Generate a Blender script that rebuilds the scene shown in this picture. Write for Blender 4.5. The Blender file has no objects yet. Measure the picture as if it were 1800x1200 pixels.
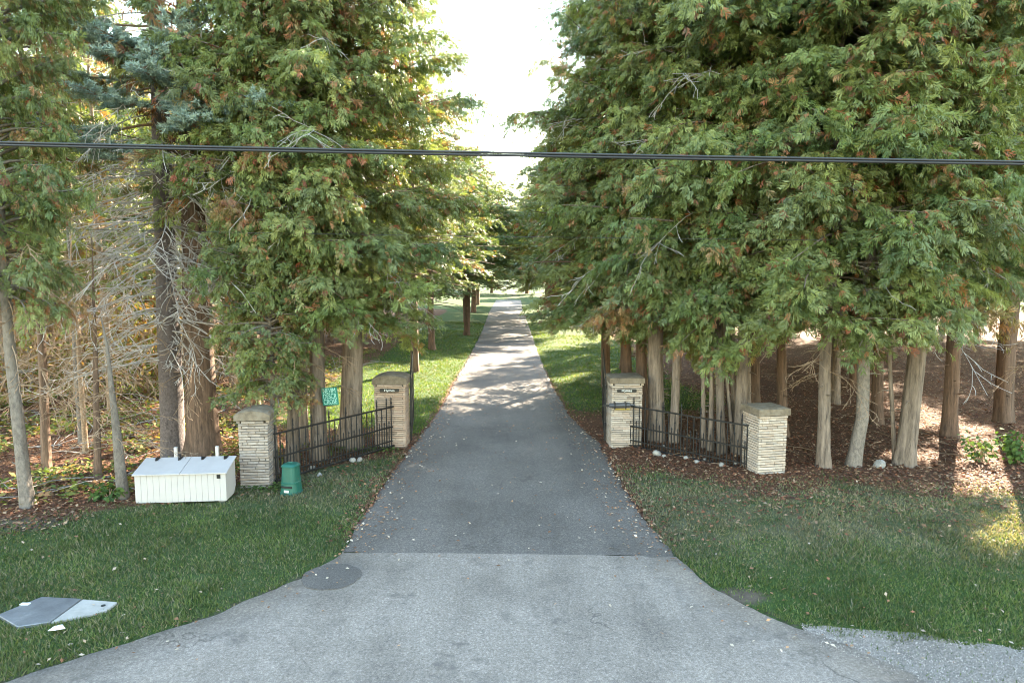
import bpy, math, random
import numpy as np
from mathutils import Vector, Matrix

random.seed(7)
RNG = np.random.default_rng(7)
PI = math.pi
scene = bpy.context.scene
C = scene.collection

# ------------------------------------------------------------------ camera
F, HZ, CAMH = 1200.0, 475.0, 4.6          # focal length and horizon row in photograph pixels, eye height in metres
PITCH = math.atan((600.0 - HZ) / F)
cam_d = bpy.data.cameras.new("camera")
cam_d.lens = 24.0
cam_d.sensor_width = 36.0
cam_d.clip_end = 4000
cam_d.clip_start = 0.05
cam = bpy.data.objects.new("camera", cam_d)
C.objects.link(cam)
cam.location = (0, 0, CAMH)
cam.rotation_euler = (PI / 2 - PITCH, 0, 0)
scene.camera = cam

# ------------------------------------------------------------------ light
SUN_AZ = math.radians(33)                  # clockwise from +Y: ahead and to the right
SUN_EL = math.radians(27)
world = bpy.data.worlds.new("World")
scene.world = world
world.use_nodes = True
wn = world.node_tree
wn.nodes.clear()
sky = wn.nodes.new("ShaderNodeTexSky")
sky.sky_type = 'NISHITA'
sky.sun_disc = False
sky.sun_elevation = SUN_EL
sky.sun_rotation = SUN_AZ
sky.air_density = 1.85
sky.dust_density = 0.4
sky.ozone_density = 1.0
bg = wn.nodes.new("ShaderNodeBackground")
bg.inputs[1].default_value = 0.11
wo = wn.nodes.new("ShaderNodeOutputWorld")
wn.links.new(sky.outputs[0], bg.inputs[0])
wn.links.new(bg.outputs[0], wo.inputs[0])

sun_d = bpy.data.lights.new("sun", 'SUN')
sun_d.energy = 4.8
sun_d.angle = math.radians(0.5)
sun_d.color = (1.0, 0.86, 0.66)
sun = bpy.data.objects.new("sun", sun_d)
C.objects.link(sun)
sd = Vector((math.sin(SUN_AZ) * math.cos(SUN_EL), math.cos(SUN_AZ) * math.cos(SUN_EL), math.sin(SUN_EL)))
sun.rotation_euler = (-sd).to_track_quat('-Z', 'Y').to_euler()
sun.location = (30, 40, 40)

scene.view_settings.view_transform = 'Standard'
scene.view_settings.look = 'None'
scene.view_settings.gamma = 1.0
scene.view_settings.use_curve_mapping = False
scene.view_settings.exposure = 3.58
scene.cycles.max_bounces = 5
scene.cycles.diffuse_bounces = 2
scene.cycles.transmission_bounces = 4
scene.cycles.sample_clamp_indirect = 4.0
scene.cycles.pixel_filter_type = 'BLACKMAN_HARRIS'
scene.cycles.filter_width = 1.0


# ------------------------------------------------------------------ helpers
def G(u, v, z=0.0):
    """Point at height z seen at photograph pixel (u, v)."""
    a, b = (u - 900.0) / F, (v - 600.0) / F
    d = Vector((a, math.cos(PITCH) - b * math.sin(PITCH), -math.sin(PITCH) - b * math.cos(PITCH)))
    t = (z - CAMH) / d.z
    return Vector((d.x * t, d.y * t, z))


def Z_at(v, y):
    """Height of a thing seen at row v when it stands at depth y."""
    b = (v - 600.0) / F
    dy = math.cos(PITCH) - b * math.sin(PITCH)
    dz = -math.sin(PITCH) - b * math.cos(PITCH)
    return CAMH + dz / dy * y


def X_at(u, y, z):
    zc = (y * math.cos(PITCH) - (z - CAMH) * math.sin(PITCH))
    return (u - 900.0) / F * zc


def tag(o, label, cat, group=None, kind=None):
    o["label"] = label
    if cat:
        o["category"] = cat
    if group:
        o["group"] = group
    if kind:
        o["kind"] = kind
    return o


def link(o, parent=None):
    C.objects.link(o)
    if parent is not None:
        o.parent = parent
    return o


def empty(name, loc=(0, 0, 0), rz=0.0):
    o = bpy.data.objects.new(name, None)
    o.empty_display_size = 0.2
    o.location = loc
    o.rotation_euler = (0, 0, rz)
    return link(o)


class MB:
    """Collects vertices and faces of one mesh."""
    def __init__(self):
        self.v, self.f = [], []

    def box(self, x0, x1, y0, y1, z0, z1, jit=0.0, rng=None):
        b = len(self.v)
        for z in (z0, z1):
            for (x, y) in ((x0, y0), (x1, y0), (x1, y1), (x0, y1)):
                self.v.append((x, y, z))
        for q in ((0, 3, 2, 1), (4, 5, 6, 7), (0, 1, 5, 4), (1, 2, 6, 5), (2, 3, 7, 6), (3, 0, 4, 7)):
            self.f.append(tuple(b + i for i in q))
        return self

    def tube(self, pts, rad, n=6, cap=True):
        pts = [Vector(p) for p in pts]
        b = len(self.v)
        m = len(pts)
        for i, p in enumerate(pts):
            t = (pts[min(i + 1, m - 1)] - pts[max(i - 1, 0)]).normalized()
            a = Vector((0, 0, 1)) if abs(t.z) < 0.9 else Vector((1, 0, 0))
            s = t.cross(a).normalized()
            w = t.cross(s).normalized()
            r = rad[i] if hasattr(rad, "__len__") else rad
            for k in range(n):
                an = 2 * PI * k / n
                self.v.append(tuple(p + (s * math.cos(an) + w * math.sin(an)) * r))
        for i in range(m - 1):
            for k in range(n):
                k2 = (k + 1) % n
                self.f.append((b + i * n + k, b + i * n + k2, b + (i + 1) * n + k2, b + (i + 1) * n + k))
        if cap:
            self.f.append(tuple(b + k for k in range(n))[::-1])
            self.f.append(tuple(b + (m - 1) * n + k for k in range(n)))
        return self

    def lathe(self, prof, n=12, c=(0, 0, 0)):
        b = len(self.v)
        for r, z in prof:
            for k in range(n):
                an = 2 * PI * k / n
                self.v.append((c[0] + r * math.cos(an), c[1] + r * math.sin(an), c[2] + z))
        for i in range(len(prof) - 1):
            for k in range(n):
                k2 = (k + 1) % n
                self.f.append((b + i * n + k, b + i * n + k2, b + (i + 1) * n + k2, b + (i + 1) * n + k))
        self.f.append(tuple(b + k for k in range(n))[::-1])
        self.f.append(tuple(b + (len(prof) - 1) * n + k for k in range(n)))
        return self

    def prism(self, poly, z0, z1):
        b, n = len(self.v), len(poly)
        for z in (z0, z1):
            for p in poly:
                self.v.append((p[0], p[1], z))
        self.f.append(tuple(b + i for i in range(n))[::-1])
        self.f.append(tuple(b + n + i for i in range(n)))
        for i in range(n):
            j = (i + 1) % n
            self.f.append((b + i, b + j, b + n + j, b + n + i))
        return self

    def mesh(self, name, smooth=False):
        me = bpy.data.meshes.new(name)
        me.from_pydata(self.v, [], self.f)
        if smooth:
            me.shade_smooth()
        me.update()
        return me

    def build(self, name, mat, parent=None, smooth=False, bevel=0.0):
        me = self.mesh(name, smooth)
        me.materials.append(mat)
        o = bpy.data.objects.new(name, me)
        if bevel:
            m = o.modifiers.new("bevel", 'BEVEL')
            m.width = bevel
            m.segments = 2
            m.limit_method = 'ANGLE'
        return link(o, parent)


def np_mesh(name, V, quads, col=None, mat=None, tri=False):
    """Fast mesh from numpy arrays: V (n,3), quads (m,4) or (m,3), col (n,3)."""
    me = bpy.data.meshes.new(name)
    k = quads.shape[1]
    me.vertices.add(len(V))
    me.vertices.foreach_set("co", np.ascontiguousarray(V, dtype=np.float32).ravel())
    me.loops.add(quads.size)
    me.loops.foreach_set("vertex_index", np.ascontiguousarray(quads, dtype=np.int32).ravel())
    me.polygons.add(len(quads))
    me.polygons.foreach_set("loop_start", np.arange(0, quads.size, k, dtype=np.int32))
    me.update(calc_edges=True)
    if col is not None:
        at = me.attributes.new("tint", 'FLOAT_COLOR', 'POINT')
        rgba = np.ones((len(V), 4), dtype=np.float32)
        rgba[:, :3] = col
        at.data.foreach_set("color", rgba.ravel())
    if mat:
        me.materials.append(mat)
    return me


# ------------------------------------------------------------------ materials
def new_mat(name):
    m = bpy.data.materials.new(name)
    m.use_nodes = True
    nt = m.node_tree
    return m, nt, nt.nodes["Principled BSDF"]


def N(nt, typ, **kw):
    n = nt.nodes.new(typ)
    for k, v in kw.items():
        setattr(n, k, v)
    return n


def noise(nt, scale, detail=4, rough=0.6, vec=None, dim='3D'):
    n = N(nt, "ShaderNodeTexNoise", noise_dimensions=dim)
    n.inputs["Scale"].default_value = scale
    n.inputs["Detail"].default_value = detail
    n.inputs["Roughness"].default_value = rough
    if vec is not None:
        nt.links.new(vec, n.inputs["Vector"])
    return n.outputs["Fac"]


def ramp(nt, fac, stops, interp='LINEAR'):
    r = N(nt, "ShaderNodeValToRGB")
    r.color_ramp.interpolation = interp
    el = r.color_ramp.elements
    while len(el) > 1:
        el.remove(el[-1])
    el[0].position = stops[0][0]
    c = stops[0][1]
    el[0].color = (*c, 1) if len(c) == 3 else c
    for p, c in stops[1:]:
        e = el.new(p)
        e.color = (*c, 1) if len(c) == 3 else c
    nt.links.new(fac, r.inputs[0])
    return r.outputs[0]


def mix(nt, fac, a, b, blend='MIX'):
    n = N(nt, "ShaderNodeMix", data_type='RGBA', blend_type=blend)
    for s, val in ((0, fac), (6, a), (7, b)):
        if isinstance(val, bpy.types.NodeSocket):
            nt.links.new(val, n.inputs[s])
        elif s == 0:
            n.inputs[0].default_value = val
        else:
            n.inputs[s].default_value = (*val, 1)
    return n.outputs[2]


def mathn(nt, op, a, b=None, clamp=False):
    n = N(nt, "ShaderNodeMath", operation=op, use_clamp=clamp)
    for i, val in enumerate((a, b)):
        if val is None:
            continue
        if isinstance(val, bpy.types.NodeSocket):
            nt.links.new(val, n.inputs[i])
        else:
            n.inputs[i].default_value = val
    return n.outputs[0]


def bump(nt, bsdf, h, strength=0.4, dist=0.02):
    b = N(nt, "ShaderNodeBump")
    b.inputs["Strength"].default_value = strength
    b.inputs["Distance"].default_value = dist
    nt.links.new(h, b.inputs["Height"])
    nt.links.new(b.outputs[0], bsdf.inputs["Normal"])


def obj_co(nt):
    return N(nt, "ShaderNodeTexCoord").outputs["Object"]


def geo_pos(nt):
    return N(nt, "ShaderNodeNewGeometry").outputs["Position"]


def mapping(nt, vec, scale):
    m = N(nt, "ShaderNodeMapping")
    m.inputs["Scale"].default_value = scale
    nt.links.new(vec, m.inputs["Vector"])
    return m.outputs[0]


def simple(name, col, rough=0.6, metal=0.0, var=0.15, scale=6.0, bmp=0.1, dirt=None):
    m, nt, b = new_mat(name)
    co = obj_co(nt)
    n1 = noise(nt, scale, 6, 0.65, co)
    dark = tuple(c * (1 - var) for c in col)
    lite = tuple(min(1, c * (1 + var)) for c in col)
    c = ramp(nt, n1, [(0.3, dark), (0.7, lite)])
    if dirt:
        n2 = noise(nt, scale * 0.6, 5, 0.7, co)
        c = mix(nt, ramp(nt, n2, [(0.52, (0, 0, 0)), (0.75, (0.7, 0.7, 0.7))]), c, dirt)
    nt.links.new(c, b.inputs["Base Color"])
    b.inputs["Roughness"].default_value = rough
    b.inputs["Metallic"].default_value = metal
    if bmp:
        bump(nt, b, noise(nt, scale * 8, 4, 0.6, co), bmp, 0.01)
    return m


def leaf_mat(name, trans=0.4, rough=0.65, trans_tint=(1.2, 1.15, 0.5), vary=0.25):
    m = bpy.data.materials.new(name)
    m.use_nodes = True
    nt = m.node_tree
    nt.nodes.clear()
    at = N(nt, "ShaderNodeAttribute", attribute_name="tint")
    oi = N(nt, "ShaderNodeObjectInfo")
    hsv = N(nt, "ShaderNodeHueSaturation")
    nt.links.new(at.outputs["Color"], hsv.inputs["Color"])
    v = mathn(nt, 'MULTIPLY_ADD', oi.outputs["Random"], vary)
    v.node.inputs[2].default_value = 1.0 - vary / 2
    nt.links.new(v, hsv.inputs["Value"])
    h = mathn(nt, 'MULTIPLY_ADD', oi.outputs["Random"], -0.03)
    h.node.inputs[2].default_value = 0.502
    nt.links.new(h, hsv.inputs["Hue"])
    d = N(nt, "ShaderNodeBsdfPrincipled")
    d.inputs["Roughness"].default_value = rough
    d.inputs["Specular IOR Level"].default_value = 0.45
    nt.links.new(hsv.outputs[0], d.inputs["Base Color"])
    tr = N(nt, "ShaderNodeBsdfTranslucent")
    nt.links.new(mix(nt, 1.0, hsv.outputs[0], trans_tint, 'MULTIPLY'), tr.inputs["Color"])
    ms = N(nt, "ShaderNodeMixShader")
    ms.inputs[0].default_value = trans
    nt.links.new(d.outputs[0], ms.inputs[1])
    nt.links.new(tr.outputs[0], ms.inputs[2])
    out = N(nt, "ShaderNodeOutputMaterial")
    nt.links.new(ms.outputs[0], out.inputs[0])
    return m


def bark_mat(name, dark, lite, streak=(4.5, 4.5, 0.5), bmp=1.0):
    m, nt, b = new_mat(name)
    co = obj_co(nt)
    mp = mapping(nt, co, streak)
    n1 = noise(nt, 3.4, 8, 0.75, mp)
    n2 = noise(nt, 1.3, 4, 0.6, co)
    c = ramp(nt, n1, [(0.36, dark), (0.5, tuple((a + b_) / 2 for a, b_ in zip(dark, lite))), (0.64, lite)])
    oi = N(nt, "ShaderNodeObjectInfo")
    c = mix(nt, ramp(nt, n2, [(0.4, (0, 0, 0)), (0.7, (0.6, 0.6, 0.6))]), c, tuple(x * 0.75 for x in lite))
    hsv = N(nt, "ShaderNodeHueSaturation")
    nt.links.new(c, hsv.inputs["Color"])
    v = mathn(nt, 'MULTIPLY_ADD', oi.outputs["Random"], 0.45)
    v.node.inputs[2].default_value = 0.8
    nt.links.new(v, hsv.inputs["Value"])
    nt.links.new(hsv.outputs[0], b.inputs["Base Color"])
    b.inputs["Roughness"].default_value = 0.9
    bump(nt, b, n1, bmp, 0.03)
    return m


M = {}
M['leaf'] = leaf_mat('cedar_foliage', 0.32, 0.42)
M['needle'] = leaf_mat('spruce_needles', 0.2, trans_tint=(1.0, 1.0, 0.8))
M['grass'] = leaf_mat('grass_blades', 0.4, trans_tint=(1.3, 1.2, 0.45), vary=0.0)
M['litter'] = leaf_mat('fallen_leaves', 0.25, 0.8, (1.1, 0.9, 0.6), vary=0.0)
M['plant'] = leaf_mat('undergrowth_leaves', 0.35, 0.85, (1.1, 1.05, 0.4))
M['cedar_bark'] = bark_mat('cedar_bark', (0.045, 0.034, 0.027), (0.25, 0.195, 0.155))
M['red_bark'] = bark_mat('red_cedar_bark', (0.038, 0.024, 0.017), (0.19, 0.118, 0.080))
M['grey_bark'] = bark_mat('grey_bark', (0.075, 0.063, 0.055), (0.21, 0.18, 0.155), (5, 5, 2.5), 0.7)
M['spruce_bark'] = bark_mat('spruce_bark', (0.055, 0.042, 0.04), (0.19, 0.15, 0.14), (7, 7, 5), 1.0)
M['dead_wood'] = bark_mat('dead_twigs', (0.19, 0.17, 0.155), (0.42, 0.39, 0.37), (4, 4, 4), 0.3)
M['brown_twig'] = bark_mat('brown_twigs', (0.12, 0.075, 0.045), (0.34, 0.24, 0.16), (4, 4, 4), 0.3)
M['iron'] = simple('black_iron', (0.02, 0.021, 0.024), 0.42, 0.5, 0.3, 8, 0.1)
M['white_paint'] = simple('white_painted_boards', (0.38, 0.358, 0.355), 0.55, 0, 0.05, 3, 0.06, (0.34, 0.33, 0.31))
M['white_roof'] = simple('white_lid', (0.36, 0.345, 0.355), 0.45, 0, 0.06, 3, 0.05, (0.28, 0.275, 0.27))
M['green_plastic'] = simple('green_plastic', (0.008, 0.085, 0.065), 0.42, 0, 0.15, 5, 0.05)
M['dark_slot'] = simple('dark_slot', (0.006, 0.008, 0.008), 0.7, 0, 0.1)
M['black_plate'] = simple('black_plate', (0.01, 0.01, 0.011), 0.4, 0, 0.1)
M['white_mark'] = simple('white_lettering', (0.8, 0.8, 0.78), 0.5, 0, 0.03)
M['teal_sign'] = simple('teal_sign_board', (0.02, 0.20, 0.15), 0.5, 0, 0.1)
M['mint_mark'] = simple('mint_lettering', (0.45, 0.75, 0.66), 0.5, 0, 0.05)
M['concrete'] = simple('pale_concrete', (0.30, 0.28, 0.255), 0.85, 0, 0.18, 6, 0.4, (0.25, 0.24, 0.22))
M['rock'] = simple('white_stone', (0.27, 0.255, 0.235), 0.85, 0, 0.35, 7, 0.5)
M['cable'] = simple('cable_sheath', (0.012, 0.012, 0.014), 0.5, 0.0, 0.2, 2, 0.02)
M['opener'] = simple('dark_grey_metal', (0.06, 0.062, 0.07), 0.5, 0.2, 0.2)
M['yellow'] = simple('yellow_stripe', (0.55, 0.42, 0.08), 0.6, 0, 0.1)
M['paper'] = simple('white_paper', (0.75, 0.75, 0.76), 0.6, 0, 0.08)


def cap_mat():
    m, nt, b = new_mat('pillar_cap_concrete')
    co = obj_co(nt)
    n1 = noise(nt, 5, 7, 0.7, co)
    n2 = noise(nt, 40, 3, 0.6, co)
    c = ramp(nt, n1, [(0.3, (0.085, 0.066, 0.045)), (0.5, (0.16, 0.126, 0.09)), (0.75, (0.24, 0.205, 0.16))])
    c = mix(nt, ramp(nt, n2, [(0.55, (0, 0, 0)), (0.7, (0.4, 0.4, 0.4))]), c, (0.13, 0.12, 0.08))
    nt.links.new(c, b.inputs["Base Color"])
    b.inputs["Roughness"].default_value = 0.95
    bump(nt, b, n2, 0.6, 0.02)
    return m


def stone_mat(name, base, warm):
    m, nt, b = new_mat(name)
    oi = N(nt, "ShaderNodeObjectInfo")
    co = geo_pos(nt)
    c = ramp(nt, oi.outputs["Random"], [(0.0, tuple(x * 0.72 for x in base)), (0.3, base), (0.6, warm),
                                        (0.85, tuple(min(1, x * 1.18) for x in base)), (1.0, tuple(x * 0.62 for x in warm))])
    n1 = noise(nt, 14, 6, 0.7, co)
    c = mix(nt, ramp(nt, n1, [(0.4, (0, 0, 0)), (0.72, (0.6, 0.6, 0.6))]), c, tuple(x * 0.68 for x in warm))
    nt.links.new(c, b.inputs["Base Color"])
    b.inputs["Roughness"].default_value = 0.9
    bump(nt, b, noise(nt, 45, 5, 0.7, co), 0.5, 0.012)
    return m


M['cap'] = cap_mat()
M['stone'] = stone_mat('ledge_stone', (0.41, 0.355, 0.305), (0.39, 0.305, 0.24))
M['stone_tan'] = stone_mat('tan_ledge_stone', (0.40, 0.31, 0.245), (0.39, 0.27, 0.20))
M['stone_grey'] = stone_mat('weathered_ledge_stone', (0.31, 0.27, 0.24), (0.28, 0.225, 0.185))
M['mortar'] = simple('dark_mortar', (0.07, 0.057, 0.045), 0.95, 0, 0.2, 12, 0.3)


def asphalt(name, base, lite, speck, patch_lo=0.75):
    m, nt, b = new_mat(name)
    co = geo_pos(nt)
    fine = noise(nt, 34, 7, 0.9, co)
    vor = N(nt, "ShaderNodeTexVoronoi")
    vor.inputs["Scale"].default_value = 38
    nt.links.new(co, vor.inputs["Vector"])
    big = noise(nt, 0.45, 6, 0.62, co)
    strk = noise(nt, 1.0, 5, 0.65, mapping(nt, co, (1.6, 0.16, 1)))
    c = ramp(nt, fine, [(0.36, tuple(x * 0.5 for x in base)), (0.48, base), (0.56, lite), (0.68, speck)])
    stone = ramp(nt, vor.outputs["Distance"], [(0.0, (0.75, 0.75, 0.75)), (0.25, (0, 0, 0))])
    c = mix(nt, mathn(nt, 'MULTIPLY', stone, 0.5), c, speck)
    c = mix(nt, 1.0, c, ramp(nt, big, [(0.3, (patch_lo,) * 3), (0.52, (1, 1, 1)), (0.7, (1.16, 1.16, 1.18))]), 'MULTIPLY')
    c = mix(nt, 1.0, c, ramp(nt, strk, [(0.3, (0.86,) * 3), (0.6, (1.08,) * 3)]), 'MULTIPLY')
    # hairline cracks that come and go
    warp = N(nt, "ShaderNodeTexNoise")
    warp.inputs["Scale"].default_value = 1.3
    warp.inputs["Detail"].default_value = 6
    nt.links.new(co, warp.inputs["Vector"])
    wv = N(nt, "ShaderNodeVectorMath", operation='MULTIPLY_ADD')
    nt.links.new(warp.outputs["Color"], wv.inputs[0])
    wv.inputs[1].default_value = (1.6, 1.6, 0)
    nt.links.new(co, wv.inputs[2])
    cv = N(nt, "ShaderNodeTexVoronoi", feature='DISTANCE_TO_EDGE')
    cv.inputs["Scale"].default_value = 0.42
    nt.links.new(wv.outputs[0], cv.inputs["Vector"])
    crack = ramp(nt, cv.outputs["Distance"], [(0.0, (1, 1, 1)), (0.008, (0, 0, 0))])
    cm = mathn(nt, 'MULTIPLY', crack, ramp(nt, noise(nt, 0.33, 3, 0.5, co), [(0.5, (0, 0, 0)), (0.62, (0.75, 0.75, 0.75))]))
    c = mix(nt, cm, c, tuple(x * 0.3 for x in base))
    nt.links.new(c, b.inputs["Base Color"])
    b.inputs["Roughness"].default_value = 0.78
    b.inputs["Specular IOR Level"].default_value = 0.35
    bump(nt, b, fine, 0.5, 0.012)
    return m, nt, b, c


M['drive'], _nt, _b, _c = asphalt('dark_asphalt', (0.088, 0.075, 0.065), (0.141, 0.121, 0.106), (0.30, 0.26, 0.23), 0.64)
M['road'], _nt, _b, _c = asphalt('pale_worn_asphalt', (0.176, 0.147, 0.124), (0.25, 0.211, 0.179), (0.50, 0.43, 0.37), 0.62)
# tar stains and scuffs with ragged outlines on the pale apron
_co = geo_pos(_nt)
_s1 = noise(_nt, 0.9, 7, 0.72, _co)
_s2 = noise(_nt, 3.1, 6, 0.7, _co)
_st = mathn(_nt, 'MULTIPLY', ramp(_nt, _s1, [(0.52, (0, 0, 0)), (0.62, (1, 1, 1))]),
            ramp(_nt, _s2, [(0.44, (0, 0, 0)), (0.6, (0.75, 0.75, 0.75))]))
_nt.links.new(mix(_nt, _st, _c, (0.085, 0.073, 0.064)), _b.inputs["Base Color"])
M['patch'], *_ = asphalt('patched_asphalt', (0.082, 0.071, 0.063), (0.12, 0.105, 0.094), (0.22, 0.195, 0.175), 0.8)


def lid_mat():
    m, nt, b = new_mat('galvanised_lid')
    co = obj_co(nt)
    n1 = noise(nt, 4, 6, 0.7, co)
    n2 = noise(nt, 45, 3, 0.6, co)
    c = ramp(nt, n1, [(0.3, (0.14, 0.145, 0.16)), (0.6, (0.22, 0.225, 0.24)), (0.8, (0.34, 0.34, 0.345))])
    nt.links.new(c, b.inputs["Base Color"])
    b.inputs["Metallic"].default_value = 0.55
    b.inputs["Roughness"].default_value = 0.42
    bump(nt, b, n2, 0.5, 0.006)
    return m


M['lid'] = lid_mat()


def ground_mat():
    """lawn, leaf mould and bare soil, laid out by the masks in the 'cover' attribute (r = lawn, g = litter, b = dry)."""
    m, nt, b = new_mat('ground_cover')
    co = geo_pos(nt)
    at = N(nt, "ShaderNodeAttribute", attribute_name="cover")
    sp = N(nt, "ShaderNodeSeparateColor")
    nt.links.new(at.outputs["Color"], sp.inputs[0])
    f1 = noise(nt, 28, 6, 0.75, co)
    f2 = noise(nt, 2.2, 5, 0.65, co)
    f3 = noise(nt, 9, 6, 0.75, co)
    soil = ramp(nt, f3, [(0.3, (0.055, 0.042, 0.032)), (0.6, (0.12, 0.095, 0.072)), (0.8, (0.2, 0.17, 0.135))])
    lit = ramp(nt, f1, [(0.28, (0.045, 0.02, 0.012)), (0.48, (0.10, 0.05, 0.028)), (0.6, (0.165, 0.088, 0.048)), (0.76, (0.27, 0.17, 0.10))])
    green = ramp(nt, f1, [(0.3, (0.014, 0.028, 0.008)), (0.55, (0.042, 0.078, 0.017)), (0.75, (0.085, 0.125, 0.036))])
    dry = ramp(nt, f1, [(0.3, (0.05, 0.05, 0.03)), (0.55, (0.115, 0.115, 0.07)), (0.75, (0.2, 0.185, 0.12))])
    dm = mathn(nt, 'MULTIPLY', sp.outputs[2], ramp(nt, f2, [(0.36, (0.2, 0.2, 0.2)), (0.6, (1, 1, 1))]))
    lawn = mix(nt, dm, green, dry)
    e = mathn(nt, 'ADD', mathn(nt, 'SUBTRACT', sp.outputs[0], 0.5), mathn(nt, 'SUBTRACT', f3, 0.5))
    lm = ramp(nt, mathn(nt, 'ADD', e, 0.5, True), [(0.38, (0, 0, 0)), (0.6, (1, 1, 1))])
    e2 = mathn(nt, 'ADD', mathn(nt, 'SUBTRACT', sp.outputs[1], 0.5), mathn(nt, 'SUBTRACT', f3, 0.5))
    gm = ramp(nt, mathn(nt, 'ADD', e2, 0.5, True), [(0.38, (0, 0, 0)), (0.6, (1, 1, 1))])
    c = mix(nt, lm, soil, lawn)
    c = mix(nt, gm, c, lit)
    nt.links.new(c, b.inputs["Base Color"])
    b.inputs["Roughness"].default_value = 0.95
    b.inputs["Specular IOR Level"].default_value = 0.15
    bump(nt, b, f1, 0.8, 0.04)
    return m


M['ground'] = ground_mat()


# ------------------------------------------------------------------ lay of the land
def to_xy(pts):
    return [tuple(G(u, v))[:2] for u, v in pts]


DL = to_xy([(888, 524), (860, 548), (849, 579), (832, 614), (800, 670), (768, 730), (724, 787), (690, 832), (660, 878), (630, 925), (603, 973)])
DR = to_xy([(917, 524), (918, 541), (930, 576), (945, 621), (966, 670), (1000, 730), (1055, 782), (1083, 835), (1115, 890), (1150, 935), (1185, 979)])
DL[0] = (DL[1][0] + 0.1, 106.0)
DR[0] = (DR[1][0] + 0.1, 106.0)
AL = to_xy([(603, 973), (575, 992), (530, 1016), (470, 1042), (380, 1080), (250, 1121), (120, 1164), (0, 1203)]) + [(-7.2, 7.0), (-9.5, 6.6), (-60, 6.3)]
AR = to_xy([(1185, 979), (1215, 1003), (1255, 1033), (1310, 1064), (1400, 1104), (1480, 1132), (1560, 1166), (1650, 1207)]) + [(7.6, 7.0), (60, 6.6)]
_dl = np.array(sorted([(p[1], p[0]) for p in DL]))
_dr = np.array(sorted([(p[1], p[0]) for p in DR]))
_al = np.array(sorted([(p[1], p[0]) for p in AL]))
_ar = np.array(sorted([(p[1], p[0]) for p in AR]))


def xl(y):
    y = np.asarray(y, dtype=float)
    return np.where(y > DL[-1][1], np.interp(y, _dl[:, 0], _dl[:, 1]), np.interp(y, _al[:, 0], _al[:, 1], left=-300))


def xr(y):
    y = np.asarray(y, dtype=float)
    return np.where(y > DR[-1][1], np.interp(y, _dr[:, 0], _dr[:, 1]), np.interp(y, _ar[:, 0], _ar[:, 1], left=300))


def sstep(a, b, x):
    t = np.clip((x - a) / (b - a), 0, 1)
    return t * t * (3 - 2 * t)


def vnoise(x, y, s, seed=0):
    """smooth value noise in 0..1"""
    x, y = np.asarray(x) / s + seed * 17.3, np.asarray(y) / s + seed * 9.1
    xi, yi = np.floor(x), np.floor(y)
    fx, fy = x - xi, y - yi
    fx, fy = fx * fx * (3 - 2 * fx), fy * fy * (3 - 2 * fy)

    def h(a, b):
        q = np.sin(a * 127.1 + b * 311.7 + seed * 74.7) * 43758.5453
        return q - np.floor(q)
    return (h(xi, yi) * (1 - fx) + h(xi + 1, yi) * fx) * (1 - fy) + (h(xi, yi + 1) * (1 - fx) + h(xi + 1, yi + 1) * fx) * fy


def edge_dist(x, y):
    """signed distance (x-wise) outside the paved surfaces; negative on asphalt"""
    return np.maximum(xl(y) - x, x - xr(y))


def lawn_mask(x, y):
    x, y = np.asarray(x, dtype=float), np.asarray(y, dtype=float)
    n = (vnoise(x, y, 1.3, 1) - 0.5) * 1.2 + (vnoise(x, y, 0.4, 2) - 0.5) * 0.5
    yl = 17.0 + (x + 2.9) * 0.88
    left = sstep(0.5, -0.9, y - yl + n * 0.9)
    yr = np.interp(x, [2.0, 2.8, 5.0, 7.0, 11, 30], [16.2, 15.4, 13.2, 13.5, 13.0, 12.5])
    right = sstep(1.3, -1.3, y - yr + n * 1.6)
    back_l = sstep(-8.2, -6.4, x + n) * sstep(18.2, 19.8, y + n)
    back_l = np.maximum(back_l, sstep(75, 85, y + n * 2))
    back_r = sstep(20.4, 22.4, y + n) * sstep(7.5, 5.8, x + n)
    back_r = np.maximum(back_r, sstep(60, 70, y + n * 2))
    return np.where(x < 0, np.maximum(left, back_l), np.maximum(right, back_r))


def dry_mask(x, y):
    return np.where(x > 0, sstep(9.4, 11.5, y) * 0.85 * np.where(y < 19, 1, 0.12) + 0.1, 0.28 + 0.55 * sstep(11.8, 14.5, y) * np.where(y < 18, 1, 0.1) - 0.2 * (y > 18))


def ground_z(x, y):
    x, y = np.asarray(x, dtype=float), np.asarray(y, dtype=float)
    d = edge_dist(x, y)
    z = 0.05 * sstep(0.05, 1.2, d) + (vnoise(x, y, 3.0, 3) - 0.5) * 0.12 * sstep(0.3, 2.5, d) + (vnoise(x, y, 0.7, 4) - 0.5) * 0.035 * sstep(0.1, 0.8, d)
    z = z - 0.05 * sstep(0.05, -0.15, d)
    z = z + sstep(45, 160, y) * sstep(3, 20, d) * 2.5
    return z


def axis(lo, hi, fine_lo, fine_hi, step, grow=1.25):
    a = list(np.arange(fine_lo, fine_hi + step / 2, step))
    s, p = step, fine_lo
    while p > lo:
        s *= grow
        p -= s
        a.insert(0, p)
    s, p = step, fine_hi
    while p < hi:
        s *= grow
        p += s
        a.append(p)
    return np.array(a)


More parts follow.
